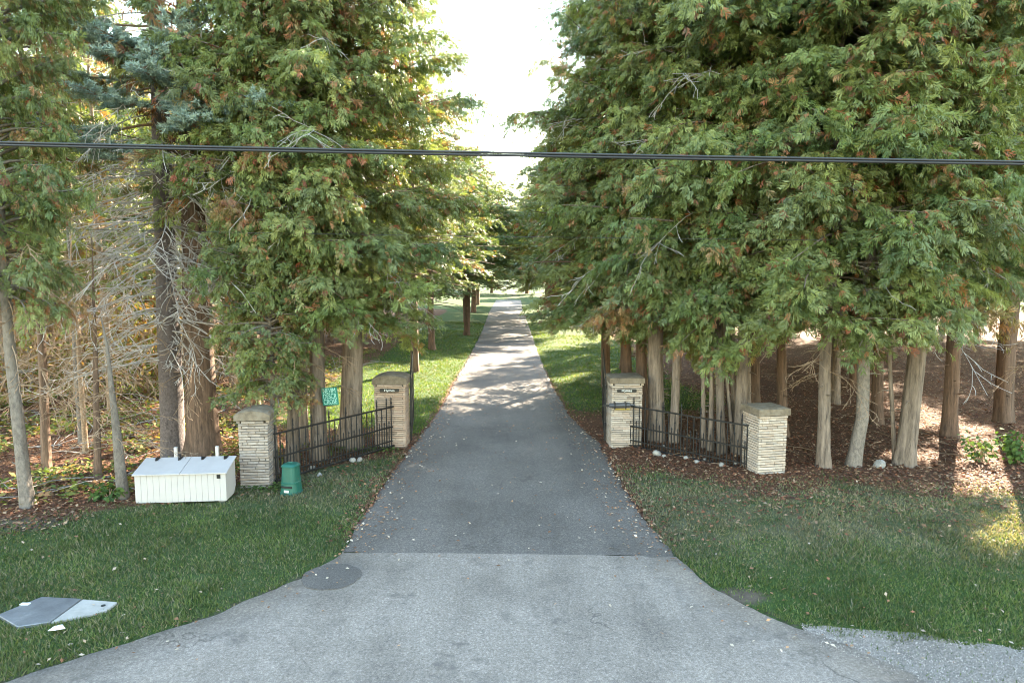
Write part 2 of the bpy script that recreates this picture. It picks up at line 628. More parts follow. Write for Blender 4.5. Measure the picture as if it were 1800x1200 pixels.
gx = axis(-1800, 1800, -16, 16, 0.16)
gy = axis(-300, 2500, 6, 30, 0.16)
GX, GY = np.meshgrid(gx, gy)
gV = np.stack([GX.ravel(), GY.ravel(), ground_z(GX, GY).ravel()], 1)
nx, ny = len(gx), len(gy)
ii = np.arange(nx * ny).reshape(ny, nx)
gq = np.stack([ii[:-1, :-1].ravel(), ii[:-1, 1:].ravel(), ii[1:, 1:].ravel(), ii[1:, :-1].ravel()], 1)
gme = np_mesh("ground", gV, gq, None, M['ground'])
lw = lawn_mask(gV[:, 0], gV[:, 1])
ed = edge_dist(gV[:, 0], gV[:, 1])
lit = np.clip((1 - lw) * 1.2, 0, 1) * np.clip(sstep(11, 13, gV[:, 1]), 0, 1)
lit = np.maximum(lit, 0.75 * sstep(0.35, 0.05, ed) * sstep(10.5, 13, gV[:, 1]) * sstep(40, 25, gV[:, 1]))
dirt = sstep(0.55, 0.1, ed) * sstep(0.45, 0.62, vnoise(gV[:, 0], gV[:, 1], 1.1, 5))
SOIL = G(1300, 1047)
soil_r = np.exp(-(((gV[:, 0] - SOIL.x) / 0.5) ** 2 + ((gV[:, 1] - SOIL.y) / 0.3) ** 2))
lw = np.clip(lw - 0.5 * dirt - 0.9 * soil_r, 0, 1)
cov = np.ones((len(gV), 4), dtype=np.float32)
cov[:, 0], cov[:, 1], cov[:, 2] = lw, lit, dry_mask(gV[:, 0], gV[:, 1])
ca = gme.attributes.new("cover", 'FLOAT_COLOR', 'POINT')
ca.data.foreach_set("color", cov.ravel())
gme.shade_smooth()
ground = link(bpy.data.objects.new("ground", gme))
tag(ground, "lawn, leaf mould and woodland floor around the drive", None, kind="structure")


def sheet(name, left, right, z, mat, wob=0.035, n_across=6, seed=0):
    """a paved strip between two edge lines, with a ragged edge and a slight thickness"""
    rng = np.random.default_rng(seed)

    def dense(line):
        out = []
        for (a, b) in zip(line[:-1], line[1:]):
            n = max(2, min(60, int(math.dist(a, b) / 0.12)))
            for i in range(n):
                t = i / n
                out.append((a[0] + (b[0] - a[0]) * t, a[1] + (b[1] - a[1]) * t))
        out.append(line[-1])
        return out

    L, R = dense(left), dense(right)
    n = max(len(L), len(R))

    def resample(P):
        P = np.array(P)
        idx = np.linspace(0, len(P) - 1, n)
        return np.stack([np.interp(idx, np.arange(len(P)), P[:, k]) for k in range(2)], 1)
    L, R = resample(L), resample(R)
    k = min(n, 4000)
    ns = (vnoise(L[:, 0], L[:, 1], 0.35, 6 + seed) - 0.5) * 2 * wob + (vnoise(L[:, 0], L[:, 1], 0.1, 7 + seed) - 0.5) * wob
    nr = (vnoise(R[:, 0], R[:, 1], 0.35, 8 + seed) - 0.5) * 2 * wob + (vnoise(R[:, 0], R[:, 1], 0.1, 9 + seed) - 0.5) * wob
    L[:, 0] += ns
    R[:, 0] += nr
    rows = []
    for t in np.linspace(0, 1, n_across + 1):
        P = L * (1 - t) + R * t
        crown = 0.012 * (1 - (2 * t - 1) ** 2) * np.linspace(1, 0, n)
        if name == 'driveway':                       # ragged joint with the apron
            P[-1, 1] += (float(vnoise(P[-1, 0], 0.0, 0.35, 61)) - 0.5) * 0.11 + (float(vnoise(P[-1, 0], 0.0, 0.11, 62)) - 0.5) * 0.05
        rows.append(np.column_stack([P, np.full(n, z + crown)]))
    low_l, low_r = rows[0].copy(), rows[-1].copy()
    low_l[:, 2] -= 0.08
    low_r[:, 2] -= 0.08
    rows = [low_l] + rows + [low_r]
    V = np.concatenate(rows)
    m = len(rows)
    idx = np.arange(m * n).reshape(m, n)
    q = np.stack([idx[:-1, :-1].ravel(), idx[:-1, 1:].ravel(), idx[1:, 1:].ravel(), idx[1:, :-1].ravel()], 1)
    # orient upwards
    me = np_mesh(name, V, q, None, mat)
    o = link(bpy.data.objects.new(name, me))
    return o


drive = sheet("driveway", DL, DR, 0.016, M['drive'], 0.05, 70, 1)
tag(drive, "long straight dark asphalt driveway between the trees", None, kind="structure")
_AL = [(DL[-1][0] - 0.02, DL[-1][1] + 0.03)] + AL[1:]
_AR = [(DR[-1][0] + 0.02, DR[-1][1] - 0.0)] + AR[1:-1] + [(20, 6.75), (60, 6.6)]
# apron down to the road, then the road itself under and beside the camera
ALc, ARc = [p for p in _AL if p[0] > -8] + [(-8.0, 5.6)], [p for p in _AR if p[1] >= 7.0] + [(8.4, 5.6)]
apron = sheet("apron", ALc, ARc, 0.012, M['road'], 0.05, 8, 2)
tag(apron, "pale worn asphalt apron flaring out to the road", None, kind="structure")
yl_, yr_ = ALc[-1][1], ARc[-1][1]
rb = MB()
far_line = [(-80, 6.3), (-9.5, 6.6), (-7.2, 6.9), (-6.5, 6.0), (6.8, 6.0), (7.6, 6.9), (20, 6.75), (80, 6.6)]
for i, (a, b_) in enumerate(far_line):
    rb.v.append((a, b_, 0.006))
    rb.v.append((a, -2.5, 0.006))
for i in range(len(far_line) - 1):
    rb.f.append((2 * i, 2 * i + 1, 2 * i + 3, 2 * i + 2))
road = rb.build("road", M['road'])
tag(road, "pale asphalt road passing under the viewpoint", None, kind="structure")

# round asphalt repair in the apron
pc = G(583, 1015)
pb = MB()
ring = []
for k in range(40):
    an = 2 * PI * k / 40
    r = 0.44 * (1 + 0.02 * math.sin(5 * an) + 0.012 * math.sin(11 * an + 1))
    ring.append((pc.x + r * math.cos(an), pc.y + r * math.sin(an)))
pb.prism(ring, 0.0, 0.027)
patch = pb.build("asphalt_patch", M['patch'])
tag(patch, "dark round asphalt repair patch in the pale apron", None, kind="structure")

# ------------------------------------------------------------------ foliage generators
def rot_frames(d, n):
    """orthonormal frames whose y axis is d and whose z axis is near n"""
    y = d / np.linalg.norm(d, axis=1, keepdims=True)
    x = np.cross(y, n)
    x /= np.linalg.norm(x, axis=1, keepdims=True) + 1e-9
    z = np.cross(x, y)
    return np.stack([x, y, z], 2)          # columns


def spray_template(rng, pairs=5):
    """a flat feathery fan of scale-leaf fingers: slim triangles along a stem on +y, length 1"""
    V, Q = [], []

    def finger(base, ang, ln, w, droop):
        d = np.array([math.sin(ang), math.cos(ang), 0])
        s = np.array([math.cos(ang), -math.sin(ang), 0])
        b = len(V)
        V.append(base - s * w * 0.3)
        V.append(base + d * ln * 0.6 + s * w + np.array([0, 0, -droop * 0.4]))
        V.append(base + d * ln + np.array([0, 0, -droop]))
        Q.append((b, b + 1, b + 2))
    for i in range(pairs):
        t = 0.02 + 0.66 * i / (pairs - 1)
        for s in (-1, 1):
            t2 = t + rng.uniform(-0.05, 0.05)
            ln = (0.60 - 0.42 * abs(t - 0.22)) * rng.uniform(0.75, 1.2)
            w = 0.085 * rng.uniform(0.8, 1.25) * (1 if rng.uniform() < 0.5 else -1)
            finger(np.array([0, t2, -0.08 * t2 * t2]), s * rng.uniform(0.42, 0.85), ln, w, 0.24 * rng.uniform(0.3, 1.6))
    finger(np.array([0, 0.3, -0.02]), rng.uniform(-0.15, 0.15), 0.75, 0.07, 0.2)
    return np.array(V), np.array(Q)


_trng = np.random.default_rng(3)
SPRAYS = [spray_template(_trng) for _ in range(4)]

GREENS = np.array([(0.122, 0.172, 0.048), (0.155, 0.205, 0.060), (0.085, 0.138, 0.046), (0.205, 0.245, 0.085), (0.140, 0.182, 0.084)])
BROWNS = np.array([(0.30, 0.13, 0.045), (0.36, 0.19, 0.075), (0.22, 0.10, 0.045), (0.40, 0.26, 0.12)])


def lay_sprays(P, D, Nn, S, COL, rng):
    Vs, Qs, Cs, off = [], [], [], 0
    which = rng.integers(0, len(SPRAYS), len(P))
    for k, (tv, tq) in enumerate(SPRAYS):
        m = which == k
        if not m.any():
            continue
        Rm = rot_frames(D[m], Nn[m])
        W = np.einsum('nij,vj->nvi', Rm, tv) * S[m][:, None, None] + P[m][:, None, :]
        n, nv = W.shape[:2]
        Vs.append(W.reshape(-1, 3))
        Qs.append((tq[None] + (np.arange(n) * nv)[:, None, None]).reshape(-1, 3) + off)
        shade = np.tile(rng.uniform(0.85, 1.15, (n, nv // 3)).repeat(3, axis=1)[..., None], (1, 1, 1))
        Cs.append((COL[m][:, None, :] * shade).reshape(-1, 3))
        off += n * nv
    return np.concatenate(Vs), np.concatenate(Qs), np.concatenate(Cs)


def cedar_crown(seed, H=15.0, z0=2.3, R=2.5, limbs=150, per=12, full=0.55, brown=0.06, ragged=0.22, size=0.205, tip=0.12, along=12):
    """limb polylines and spray foliage of one white cedar: limbs > drooping branchlets > sprays"""
    rng = np.random.default_rng(seed)
    P, D, Nn, S, COL = [], [], [], [], []
    limb_lines = []
    up3 = np.array([0, 0, 1.0])
    for i in range(limbs):
        q = (i + rng.uniform(0, 1)) / limbs
        z = z0 + 0.35 + (H - z0 - 0.5) * q ** 0.95
        h = (z - z0) / (H - z0)
        prof = min(1.0, 0.72 + h / 0.25 * 0.28) if h < 0.25 else (1.0 if h < full else 1 - (1 - tip) * ((h - full) / (1 - full)) ** 1.25)
        L = R * prof * rng.uniform(1 - ragged * 1.5, 1 + ragged)
        if rng.uniform() < 0.08:
            L *= 1.3
        az = i * 2.39996 + rng.uniform(-0.5, 0.5)
        out = np.array([math.cos(az), math.sin(az), 0.0])
        lat = np.array([-math.sin(az), math.cos(az), 0.0])
        up = rng.uniform(0.0, 0.4) + 0.5 * h
        drop = rng.uniform(0.2, 0.65) * (1 - 0.7 * h)
        bend = rng.uniform(-0.3, 0.3)
        ts = np.linspace(0, 1, 6)
        line = np.array([np.array([0, 0, z]) + out * L * t + lat * L * bend * t * t + up3 * L * (up * t - drop * t * t + 0.25 * drop * t ** 3) for t in ts])
        limb_lines.append((line, 0.016 + 0.011 * L * (1 - 0.5 * h)))
        tone = GREENS[rng.integers(0, len(GREENS))] * rng.uniform(0.8, 1.2)
        m = max(4, int(per * (0.35 + 0.65 * L / R) * rng.uniform(0.75, 1.25)))
        dead_limb = rng.uniform() < brown * 0.10
        for b in range(m):
            t = 1.0 if b == 0 else 0.25 + 0.75 * rng.uniform() ** 0.7
            base = np.array([np.interp(t, ts, line[:, k]) for k in range(3)])
            sgn = rng.choice((-1, 1))
            bl = (0.30 + 0.20 * L) * rng.uniform(0.6, 1.25) * (1.15 - 0.45 * t)
            dr = out * rng.uniform(0.35, 1.0) + lat * sgn * rng.uniform(0.15, 1.0) * (0.35 if b == 0 else 1) - up3 * rng.uniform(-0.25, 0.6)
            dr = dr / np.linalg.norm(dr)
            n = max(4, int(along * bl / 0.7 * rng.uniform(0.8, 1.2)))
            tt = (np.arange(n) + rng.uniform(0, 1, n)) / n
            alt = np.where(np.arange(n) % 2 == 0, 1.0, -1.0)
            axis_ = base + dr * (tt * bl)[:, None] - up3 * (0.38 * bl * tt ** 2)[:, None]
            perp = np.cross(dr, up3)
            perp /= np.linalg.norm(perp) + 1e-6
            side = alt * rng.uniform(0.0, 0.12, n) * (1.2 - tt)
            p = axis_ + perp * side[:, None] + rng.normal(0, 0.035, (n, 3))
            d = dr * rng.uniform(0.6, 1.1, n)[:, None] + perp * (alt * rng.uniform(0.3, 0.9, n))[:, None] - up3 * rng.uniform(-0.1, 0.85, n)[:, None] + rng.normal(0, 0.15, (n, 3))
            nn = up3 * rng.uniform(0.1, 0.9) + out * rng.uniform(-0.2, 0.8) + lat * rng.normal(0, 0.6) + rng.normal(0, 0.35, (n, 3))
            g = (tone * 0.55 + GREENS[rng.integers(0, len(GREENS))] * 0.45) * rng.uniform(0.78, 1.25) * rng.uniform(0.88, 1.12, (n, 1))
            if dead_limb or rng.uniform() < brown * (1.5 - 1.2 * t):
                k = rng.uniform(0.35, 1.0, (n, 1))
                g = g * (1 - k) + BROWNS[rng.integers(0, len(BROWNS))] * rng.uniform(0.7, 1.1) * k
            elif rng.uniform() < 0.45:
                isb = rng.uniform(0, 1, n) < 0.14
                g[isb] = BROWNS[rng.integers(0, len(BROWNS))] * 0.8
            P.append(p), D.append(d), Nn.append(nn), S.append(size * rng.uniform(0.65, 1.35, n)), COL.append(g)
    P, D, Nn, S, COL = map(np.concatenate, (P, D, Nn, S, COL))
    V, Q, Cc = lay_sprays(P, D, Nn, S, COL, rng)
    me = np_mesh("crown", V, Q, Cc, M['leaf'])
    return me, limb_lines


def add_limbs(mb, limb_lines, n=4, every=1):
    for line, r in limb_lines[::every]:
        mb.tube(line, [r * (1 - 0.8 * k / (len(line) - 1)) for k in range(len(line))], n, False)


def trunk_mesh(mb, pts, rad, n=14, flute=0.10, flare=0.45, seed=0):
    """a fluted, flared trunk through pts"""
    rng = np.random.default_rng(seed)
    pts = np.array(pts, dtype=float)
    seg = np.linspace(0, 1, len(pts))
    m = 26
    T = np.linspace(0, 1, m) ** 1.35
    cx = [np.interp(T, seg, pts[:, k]) for k in range(3)]
    rr = np.interp(T, np.linspace(0, 1, len(rad)), rad)
    hgt = cx[2] - cx[2][0]
    ph = rng.uniform(0, 2 * PI, 4)
    b = len(mb.v)
    wob = rng.normal(0, 0.25, (m, 2)).cumsum(0) * 0.006
    wob -= wob[0]
    for i in range(m):
        fl = flare * math.exp(-hgt[i] / 0.35)
        for k in range(n):
            an = 2 * PI * k / n
            w = flute * (math.sin(3 * an + ph[0] + hgt[i] * 0.15) * 0.6 + math.sin(5 * an + ph[1] - hgt[i] * 0.2) * 0.5 + 0.5 * math.sin(7 * an + ph[2]))
            r = rr[i] * (1 + w * (1 + 1.3 * fl) + fl * (0.75 + 0.5 * math.sin(4 * an + ph[3])) + rng.normal(0, 0.02))
            mb.v.append((cx[0][i] + wob[i, 0] + r * math.cos(an), cx[1][i] + wob[i, 1] + r * math.sin(an), cx[2][i] - (0.12 if i == 0 else 0)))
    for i in range(m - 1):
        for k in range(n):
            k2 = (k + 1) % n
            mb.f.append((b + i * n + k, b + i * n + k2, b + (i + 1) * n + k2, b + (i + 1) * n + k))


# crown variants shared by all cedars
CROWN_SPECS = [
    dict(seed=11, H=15.0, z0=2.9, R=2.5, limbs=200, per=19),
    dict(seed=12, H=15.0, z0=3.1, R=2.4, limbs=190, per=19, full=0.62, brown=0.08),
    dict(seed=13, H=15.0, z0=2.8, R=2.6, limbs=205, per=19, full=0.48, brown=0.05),
    dict(seed=14, H=15.0, z0=3.0, R=2.5, limbs=180, per=19, full=0.6, ragged=0.34, brown=0.09),
]
CROWNS = [cedar_crown(**s) for s in CROWN_SPECS]
# a thin-crowned forest form: high, open foliage above a bare stem
THIN, THIN_LIMBS = cedar_crown(seed=21, H=15.0, z0=4.2, R=2.1, limbs=85, per=8, full=0.6, brown=0.2, ragged=0.35, size=0.26)
MID, MID_LIMBS = cedar_crown(seed=22, H=15.0, z0=2.9, R=2.4, limbs=130, per=11, full=0.55, brown=0.08, ragged=0.3)


def dead_branch(mb, rng, p, d, L, r, depth=0, droop=0.25, n=4):
    segs = 6 if depth == 0 else 4
    pts, q, dd = [Vector(p)], Vector(p), Vector(d).normalized()
    kink = 0.09 if depth == 0 else 0.17
    for i in range(segs):
        dd = (dd + Vector(rng.normal(0, kink, 3)) + Vector((0, 0, -droop * 0.5 + (0.16 if depth and i > 1 else 0)))).normalized()
        q = q + dd * (L / segs)
        pts.append(q.copy())
    mb.tube(pts, [max(0.0055, r * (1 - 0.78 * i / segs)) for i in range(segs + 1)], n if depth == 0 else 3, False)
    if depth < 2:
        k = int((7 if depth == 0 else 3) * rng.uniform(0.7, 1.3) * min(1.3, L))
        for _ in range(k):
            t = rng.uniform(0.2, 1.0)
            i = min(segs - 1, int(t * segs))
            base = pts[i].lerp(pts[i + 1], t * segs - i)
            ax = (pts[i + 1] - pts[i]).normalized()
            sd_ = ax.cross(Vector((0, 0, 1))) * (1 if rng.uniform() < 0.5 else -1)
            nd = ax * rng.uniform(0.4, 0.9) + sd_ * rng.uniform(0.4, 1.0) + Vector((0, 0, rng.uniform(-0.6, 0.25)))
            dead_branch(mb, rng, base, nd, L * rng.uniform(0.2, 0.42) * (1.1 - 0.4 * t), r * 0.5, depth + 1, droop, n)


def dead_set(seed, z0, z1, count, L, droop=0.25):
    rng = np.random.default_rng(seed)
    mb = MB()
    for i in range(count):
        z = z0 + (z1 - z0) * (i + rng.uniform(0, 1)) / count
        az = i * 2.4 + rng.uniform(-0.6, 0.6)
        dead_branch(mb, rng, (0.03 * math.cos(az), 0.03 * math.sin(az), z), (math.cos(az), math.sin(az), rng.uniform(-0.25, 0.2)), L * rng.uniform(0.5, 1.2), 0.014, 0, droop)
    me = mb.mesh("dead_branches")
    return me


DEAD = [dead_set(31, 1.4, 5.5, 26, 1.5), dead_set(32, 1.2, 6.5, 30, 1.7, 0.35)]
DEAD += [dead_set(33, 3.2, 10.5, 22, 3.0, 0.18), dead_set(34, 3.0, 11.5, 20, 3.1, 0.22)]
for k_, me in enumerate(DEAD):
    me.materials.append(M['brown_twig'] if k_ < 2 else M['dead_wood'])


def generic_trunk(seed, r0, H, mat, limbs=None):
    rng = np.random.default_rng(seed)
    mb = MB()
    pts = [(0, 0, -0.1)] + [(rng.normal(0, 0.05), rng.normal(0, 0.05), H * k / 6) for k in range(1, 7)]
    trunk_mesh(mb, pts, [r0, r0 * 0.9, r0 * 0.7, r0 * 0.45, r0 * 0.1], 10, seed=seed)
    if limbs:
        add_limbs(mb, limbs, 3, 2)
    me = mb.mesh("trunk", True)
    me.materials.append(mat)
    return me


TRUNKS = [generic_trunk(41, 0.17, 14.6, M['red_bark'], CROWNS[0][1]), generic_trunk(42, 0.14, 14.6, M['cedar_bark'], CROWNS[1][1]),
          generic_trunk(43, 0.12, 14.6, M['brown_twig'], THIN_LIMBS), generic_trunk(44, 0.10, 14.6, M['grey_bark'], THIN_LIMBS)]


DSTEM = [generic_trunk(45, 0.11, 12, M['brown_twig']), generic_trunk(46, 0.10, 12, M['grey_bark'])]


def inst(name, me, parent, loc=(0, 0, 0), rz=0.0, s=(1, 1, 1)):
    o = bpy.data.objects.new(name, me)
    o.location, o.rotation_euler, o.scale = loc, (0, 0, rz), s
    return link(o, parent)


def front_cedar(name, stems, crown, h, r, label, group, mat='cedar_bark', rz=None, dead=None, seed=0, lift=0.0, thin=False):
    """stems: list of (u, v base px, width px at base, u at row 620 or None); the crown stands over the first stem"""
    b0 = G(stems[0][0], stems[0][1])
    rng = np.random.default_rng(seed + 100)
    e = empty(name, (b0.x, b0.y, float(ground_z(b0.x, b0.y))))
    tag(e, label, "tree", group)
    top0 = None
    for i, st in enumerate(stems):
        u, v, w, ut = st[:4]
        b = G(u, v)
        rad = w / F * b.y / 2 * 0.82
        zz = Z_at(620, b.y)
        xt = X_at(ut, b.y, zz) if ut is not None else b.x + rng.normal(0, 0.05)
        bx, by = b.x - b0.x, b.y - b0.y
        tx = xt - b0.x
        Hs = h * 0.96 if i == 0 else h * rng.uniform(0.45, 0.7)
        pts = [(bx, by, -0.1)]
        if len(st) > 4:                                   # crooked stem: sideways bulge at knee height
            pts += [(bx + st[4] * 0.3, by, 0.45), (bx + st[4], by, 1.0)]
        pts.append((tx, by, max(zz, 1.6)))
        xx = tx
        for k in range(1, 5):
            f = k / 4
            xx = tx + (tx - bx) * 0.25 * min(1, f * 2) + (0 - tx) * 0.3 * f
            pts.append((xx + rng.normal(0, 0.05), by * (1 - 0.5 * f), zz + (Hs - zz) * f))
        if i == 0:
            top0 = (tx, zz)
        mb = MB()
        # even spacing in height for the interpolation
        P = np.array(pts)
        hs = np.linspace(P[0, 2], P[-1, 2], 24)
        P2 = np.stack([np.interp(hs, P[:, 2], P[:, k]) for k in range(3)], 1)
        trunk_mesh(mb, P2, [rad, rad * 0.86, rad * 0.62, rad * 0.4, rad * 0.12], 14, flute=0.15, flare=0.55, seed=seed * 7 + i)
        if i == 0:
            k = rz if rz is not None else 0
            cm = Matrix.Translation((top0[0] * 0.8, 0, lift)) @ Matrix.Rotation(k, 4, 'Z') @ Matrix.Diagonal((r / 2.5, r / 2.5, h / 15.0, 1))
            add_limbs(mb, [([cm @ Vector(p) for p in line], rr) for line, rr in (THIN_LIMBS if thin else CROWNS[crown][1])], 4, 1)
        for _ in range(7):
            zs_ = rng.uniform(0.7, 3.4)
            az_ = rng.uniform(0, 2 * PI)
            c0 = np.array([np.interp(zs_, P2[:, 2], P2[:, k]) for k in range(2)])
            dv = np.array([math.cos(az_), math.sin(az_)])
            ln_ = rng.uniform(0.04, 0.30)
            q0 = c0 + dv * rad * 0.7
            q1 = q0 + dv * (rad * 0.3 + ln_)
            mb.tube([(q0[0], q0[1], zs_), ((q0[0] + q1[0]) / 2, (q0[1] + q1[1]) / 2, zs_ + 0.01), (q1[0], q1[1], zs_ + rng.uniform(-0.1, 0.06))], [0.02, 0.014, 0.006], 5, False)
        mb.build("trunk", M[mat], e, True)
    if crown is not None:
        inst("crown", THIN if thin else CROWNS[crown][0], e, (top0[0] * 0.8, 0, lift), rz or 0.0, (r / 2.5, r / 2.5, h / 15.0))
    if dead is not None:
        d = inst("dead_branches", DEAD[dead], e, (top0[0] * 0.6, 0, 0.6), rng.uniform(0, 6), (1, 1, 1))
    return e


GR = "cedars of the tall row beside the gate"
GL = "cedars of the row on the bin side of the gate"
front_cedar("cedar_tree", [(1104, 742, 22, 1101)], 2, 13.4, 2.5, "cedar nearest the drive on the plain lawn side, its trunk rising behind the gate pillar", GR, 'red_bark', 0.3, None, 1)
front_cedar("cedar_tree", [(1131, 750, 26, 1127)], 3, 14.6, 2.5, "reddish cedar trunk directly behind the pillar with the gate opener", GR, 'red_bark', 2.1, 2, 2)
front_cedar("cedar_tree", [(1156, 778, 32, 1152), (1163, 772, 12, 1143)], 1, 15.5, 2.3, "pale forked cedar trunk right beside the gate opener pillar, behind the fence", GR, 'cedar_bark', 4.0, 3, 3)
front_cedar("cedar_tree", [(1185, 782, 18, 1190)], 2, 14.0, 1.6, "slim pale cedar next to the forked one behind the fence", GR, 'cedar_bark', 1.0, None, 4)
front_cedar("cedar_tree", [(1268, 802, 18, 1262), (1249, 797, 12, 1252), (1237, 792, 9, 1236), (1290, 800, 8, 1272)], 0, 14.5, 2.05,
            "clump of thin cedar stems rising together behind the middle of the fence", GR, 'cedar_bark', 5.0, 2, 5)
front_cedar("cedar_tree", [(1300, 802, 27, 1306), (1289, 797, 9, 1288), (1317, 790, 9, 1316)], 3, 16.0, 2.5, "stout cedar behind the fence just before the end pillar", GR, 'cedar_bark', 3.2, None, 6)
front_cedar("cedar_tree", [(1374, 772, 22, 1372)], 1, 15.5, 2.5, "dark cedar trunk standing behind the end pillar of the fence", GR, 'red_bark', 0.8, 3, 7)
front_cedar("cedar_tree", [(1447, 827, 25, 1451)], 2, 15.2, 2.4, "straight split-based pale cedar just outside the end pillar", GR, 'cedar_bark', 2.6, 0, 8)
front_cedar("cedar_tree", [(1499, 824, 25, 1517, 0.16)], 0, 15.0, 2.3, "crooked grey cedar with a bulging stem beside the straight pale one", GR, 'grey_bark', 1.7, 2, 9)
front_cedar("cedar_tree", [(1541, 748, 24, 1542)], 3, 15.8, 2.5, "shaded cedar set back between the crooked and the leaning one", GR, 'red_bark', 4.4, None, 10)
front_cedar("cedar_tree", [(1590, 820, 38, 1614), (1573, 814, 9, 1562)], 1, 16.0, 2.1, "thick cedar leaning outward with a thin whip stem at its foot", GR, 'cedar_bark', 5.6, 3, 11)
front_cedar("cedar_tree", [(1667, 770, 29, 1676)], 2, 15.5, 2.0, "reddish cedar set back beyond the thick leaning one", GR, 'red_bark', 3.5, None, 12, 1.3)
front_cedar("cedar_tree", [(1762, 742, 34, 1768)], 0, 16.0, 2.3, "dark cedar in deep shade behind the leafy shrub", GR, 'red_bark', 0.2, None, 13, 2.0, True)
front_cedar("cedar_tree", [(1835, 800, 30, 1845)], 3, 15.5, 2.8, "cedar at the very edge of the view beyond the leafy shrub", GR, 'cedar_bark', 1.3, 0, 14, 1.6)

front_cedar("cedar_tree", [(617, 788, 46, 622)], 2, 13.4, 2.5, "stout flared cedar behind the fence, nearest the drive on the sign side", GL, 'cedar_bark', 1.1, 2, 20, 0.55)
front_cedar("cedar_tree", [(560, 808, 31, 557)], 0, 14.0, 2.15, "cedar trunk carrying the teal sign behind the fence", GL, 'cedar_bark', 2.9, 3, 21, 0.6)
front_cedar("cedar_tree", [(514, 818, 25, 519), (534, 790, 20, 533)], 3, 13.0, 1.6, "twin cedar trunks behind the fence, one in front of the other", GL, 'cedar_bark', 5.1, 0, 22, 0.6)
front_cedar("cedar_tree", [(484, 833, 13, 476)], 1, 7.5, 1.0, "thin post-like cedar close beside the weathered end pillar", GL, 'grey_bark', 0.5, None, 23)
front_cedar("cedar_tree", [(446, 748, 27, 446)], 1, 13.5, 2.0, "cedar standing behind the weathered end pillar", GL, 'red_bark', 3.7, 1, 24, 0.0, True)

front_cedar("cedar_tree", [(48, 899, 24, 18)], 1, 12.5, 1.3, "leaning grey trunk at the grass edge, farthest from the gate", GL, 'grey_bark', 0.9, 0, 30, 1.0)
front_cedar("cedar_tree", [(82, 838, 18, 74)], 3, 13.5, 1.5, "slim sunlit brown trunk just behind the leaning grey one", GL, 'red_bark', 2.2, 1, 31, 1.5, True)
tb = front_cedar


def bare_tree(name, u, v, w, ut, h, label, group, mat='grey_bark', thin=True, dead=0, rz=0.0, seed=0, r=1.0):
    b = G(u, v)
    e = empty(name, (b.x, b.y, float(ground_z(b.x, b.y))))
    tag(e, label, "tree", group)
    rad = w / F * b.y / 2 * 0.82
    zz = Z_at(620, b.y)
    tx = X_at(ut, b.y, zz) - b.x
    hs = np.linspace(-0.1, h, 24)
    P = np.stack([np.interp(hs, [0, zz, h], [0, tx, tx * 1.6]), np.zeros(24), hs], 1)
    mb = MB()
    trunk_mesh(mb, P, [rad, rad * 0.85, rad * 0.6, rad * 0.35, rad * 0.1], 12, 0.06, 0.3, seed)
    mb.build("trunk", M[mat], e, True)
    inst("dead_branches", DEAD[dead], e, (tx * 0.6, 0, 0.3), rz, (0.8, 0.8, min(1.2, (h - 0.4) / 6.5)))
    if thin:
        inst("crown", THIN, e, (tx * 1.2, 0, 0), rz, (r, r, h / 15.0))
    return e


bare_tree("cedar_tree", 173, 848, 16, 168, 5.2, "slender reddish trunk midway between the slim brown one and the bin", GL, 'red_bark', False, 1, 1.0, 33)
bare_tree("cedar_tree", 217, 883, 24, 189, 3.6, "smooth grey broken-topped trunk leaning beside the white bin", GL, 'grey_bark', False, 0, 4.0, 34, 0.9)
e_ = front_cedar("cedar_tree", [(361, 806, 60, 352)], 3, 15.0, 2.2, "massive reddish cedar with a flared foot behind the white bin", GL, 'red_bark', 5.9, 1, 35, 1.0, True)

# ------------------------------------------------------------------ blue spruce
sp = G(306, 806)
spruce = empty("spruce_tree", (sp.x, sp.y, 0))
tag(spruce, "tall dark spruce with bare grey lower branches behind the white bin", "tree")
SPH = 19.0
mb = MB()
lean = X_at(275, sp.y, Z_at(0, sp.y)) - sp.x
zt = Z_at(0, sp.y)
hs = np.linspace(-0.1, SPH, 30)
trunk_mesh(mb, np.stack([hs / zt * lean, np.zeros(30), hs], 1), [0.275, 0.25, 0.2, 0.15, 0.1, 0.02], 16, 0.04, 0.25, 77)
mb.build("trunk", M['spruce_bark'], spruce, True)
srng = np.random.default_rng(5)
db, lb = MB(), MB()
tuftP, tuftD = [], []


def live_branch(p, d, L):
    """a spruce bough: limb, side twigs and the anchor points of its needle tufts"""
    pts, q, dd = [Vector(p)], Vector(p), Vector(d).normalized()
    for i in range(7):
        dd = (dd + Vector(srng.normal(0, 0.07, 3)) + Vector((0, 0, -0.05 + 0.03 * i))).normalized()
        q = q + dd * (L / 7)
        pts.append(q.copy())
    lb.tube(pts, [0.03 * (1 - 0.8 * i / 7) + 0.004 for i in range(8)], 4, False)
    for k in range(int(22 * L)):
        t = srng.uniform(0.25, 1.0)
        i = min(6, int(t * 7))
        base = pts[i].lerp(pts[i + 1], t * 7 - i)
        ax = (pts[i + 1] - pts[i]).normalized()
        s = ax.cross(Vector((0, 0, 1))).normalized() * (1 if srng.uniform() < 0.5 else -1)
        nd = (ax * srng.uniform(0.5, 1) + s * srng.uniform(0.3, 1.0) + Vector((0, 0, srng.uniform(-0.2, 0.15)))).normalized()
        l2 = L * srng.uniform(0.10, 0.30) * (1.25 - 0.6 * t)
        tipp = base + nd * l2
        lb.tube([base, base.lerp(tipp, 0.5) + Vector((0, 0, -0.01)), tipp], [0.008, 0.006, 0.003], 3, False)
        nt_ = max(2, int(l2 / 0.05))
        for j in range(nt_):
            tt = 0.35 + 0.7 * j / nt_
            tuftP.append(base + nd * l2 * tt)
            tuftD.append(nd)


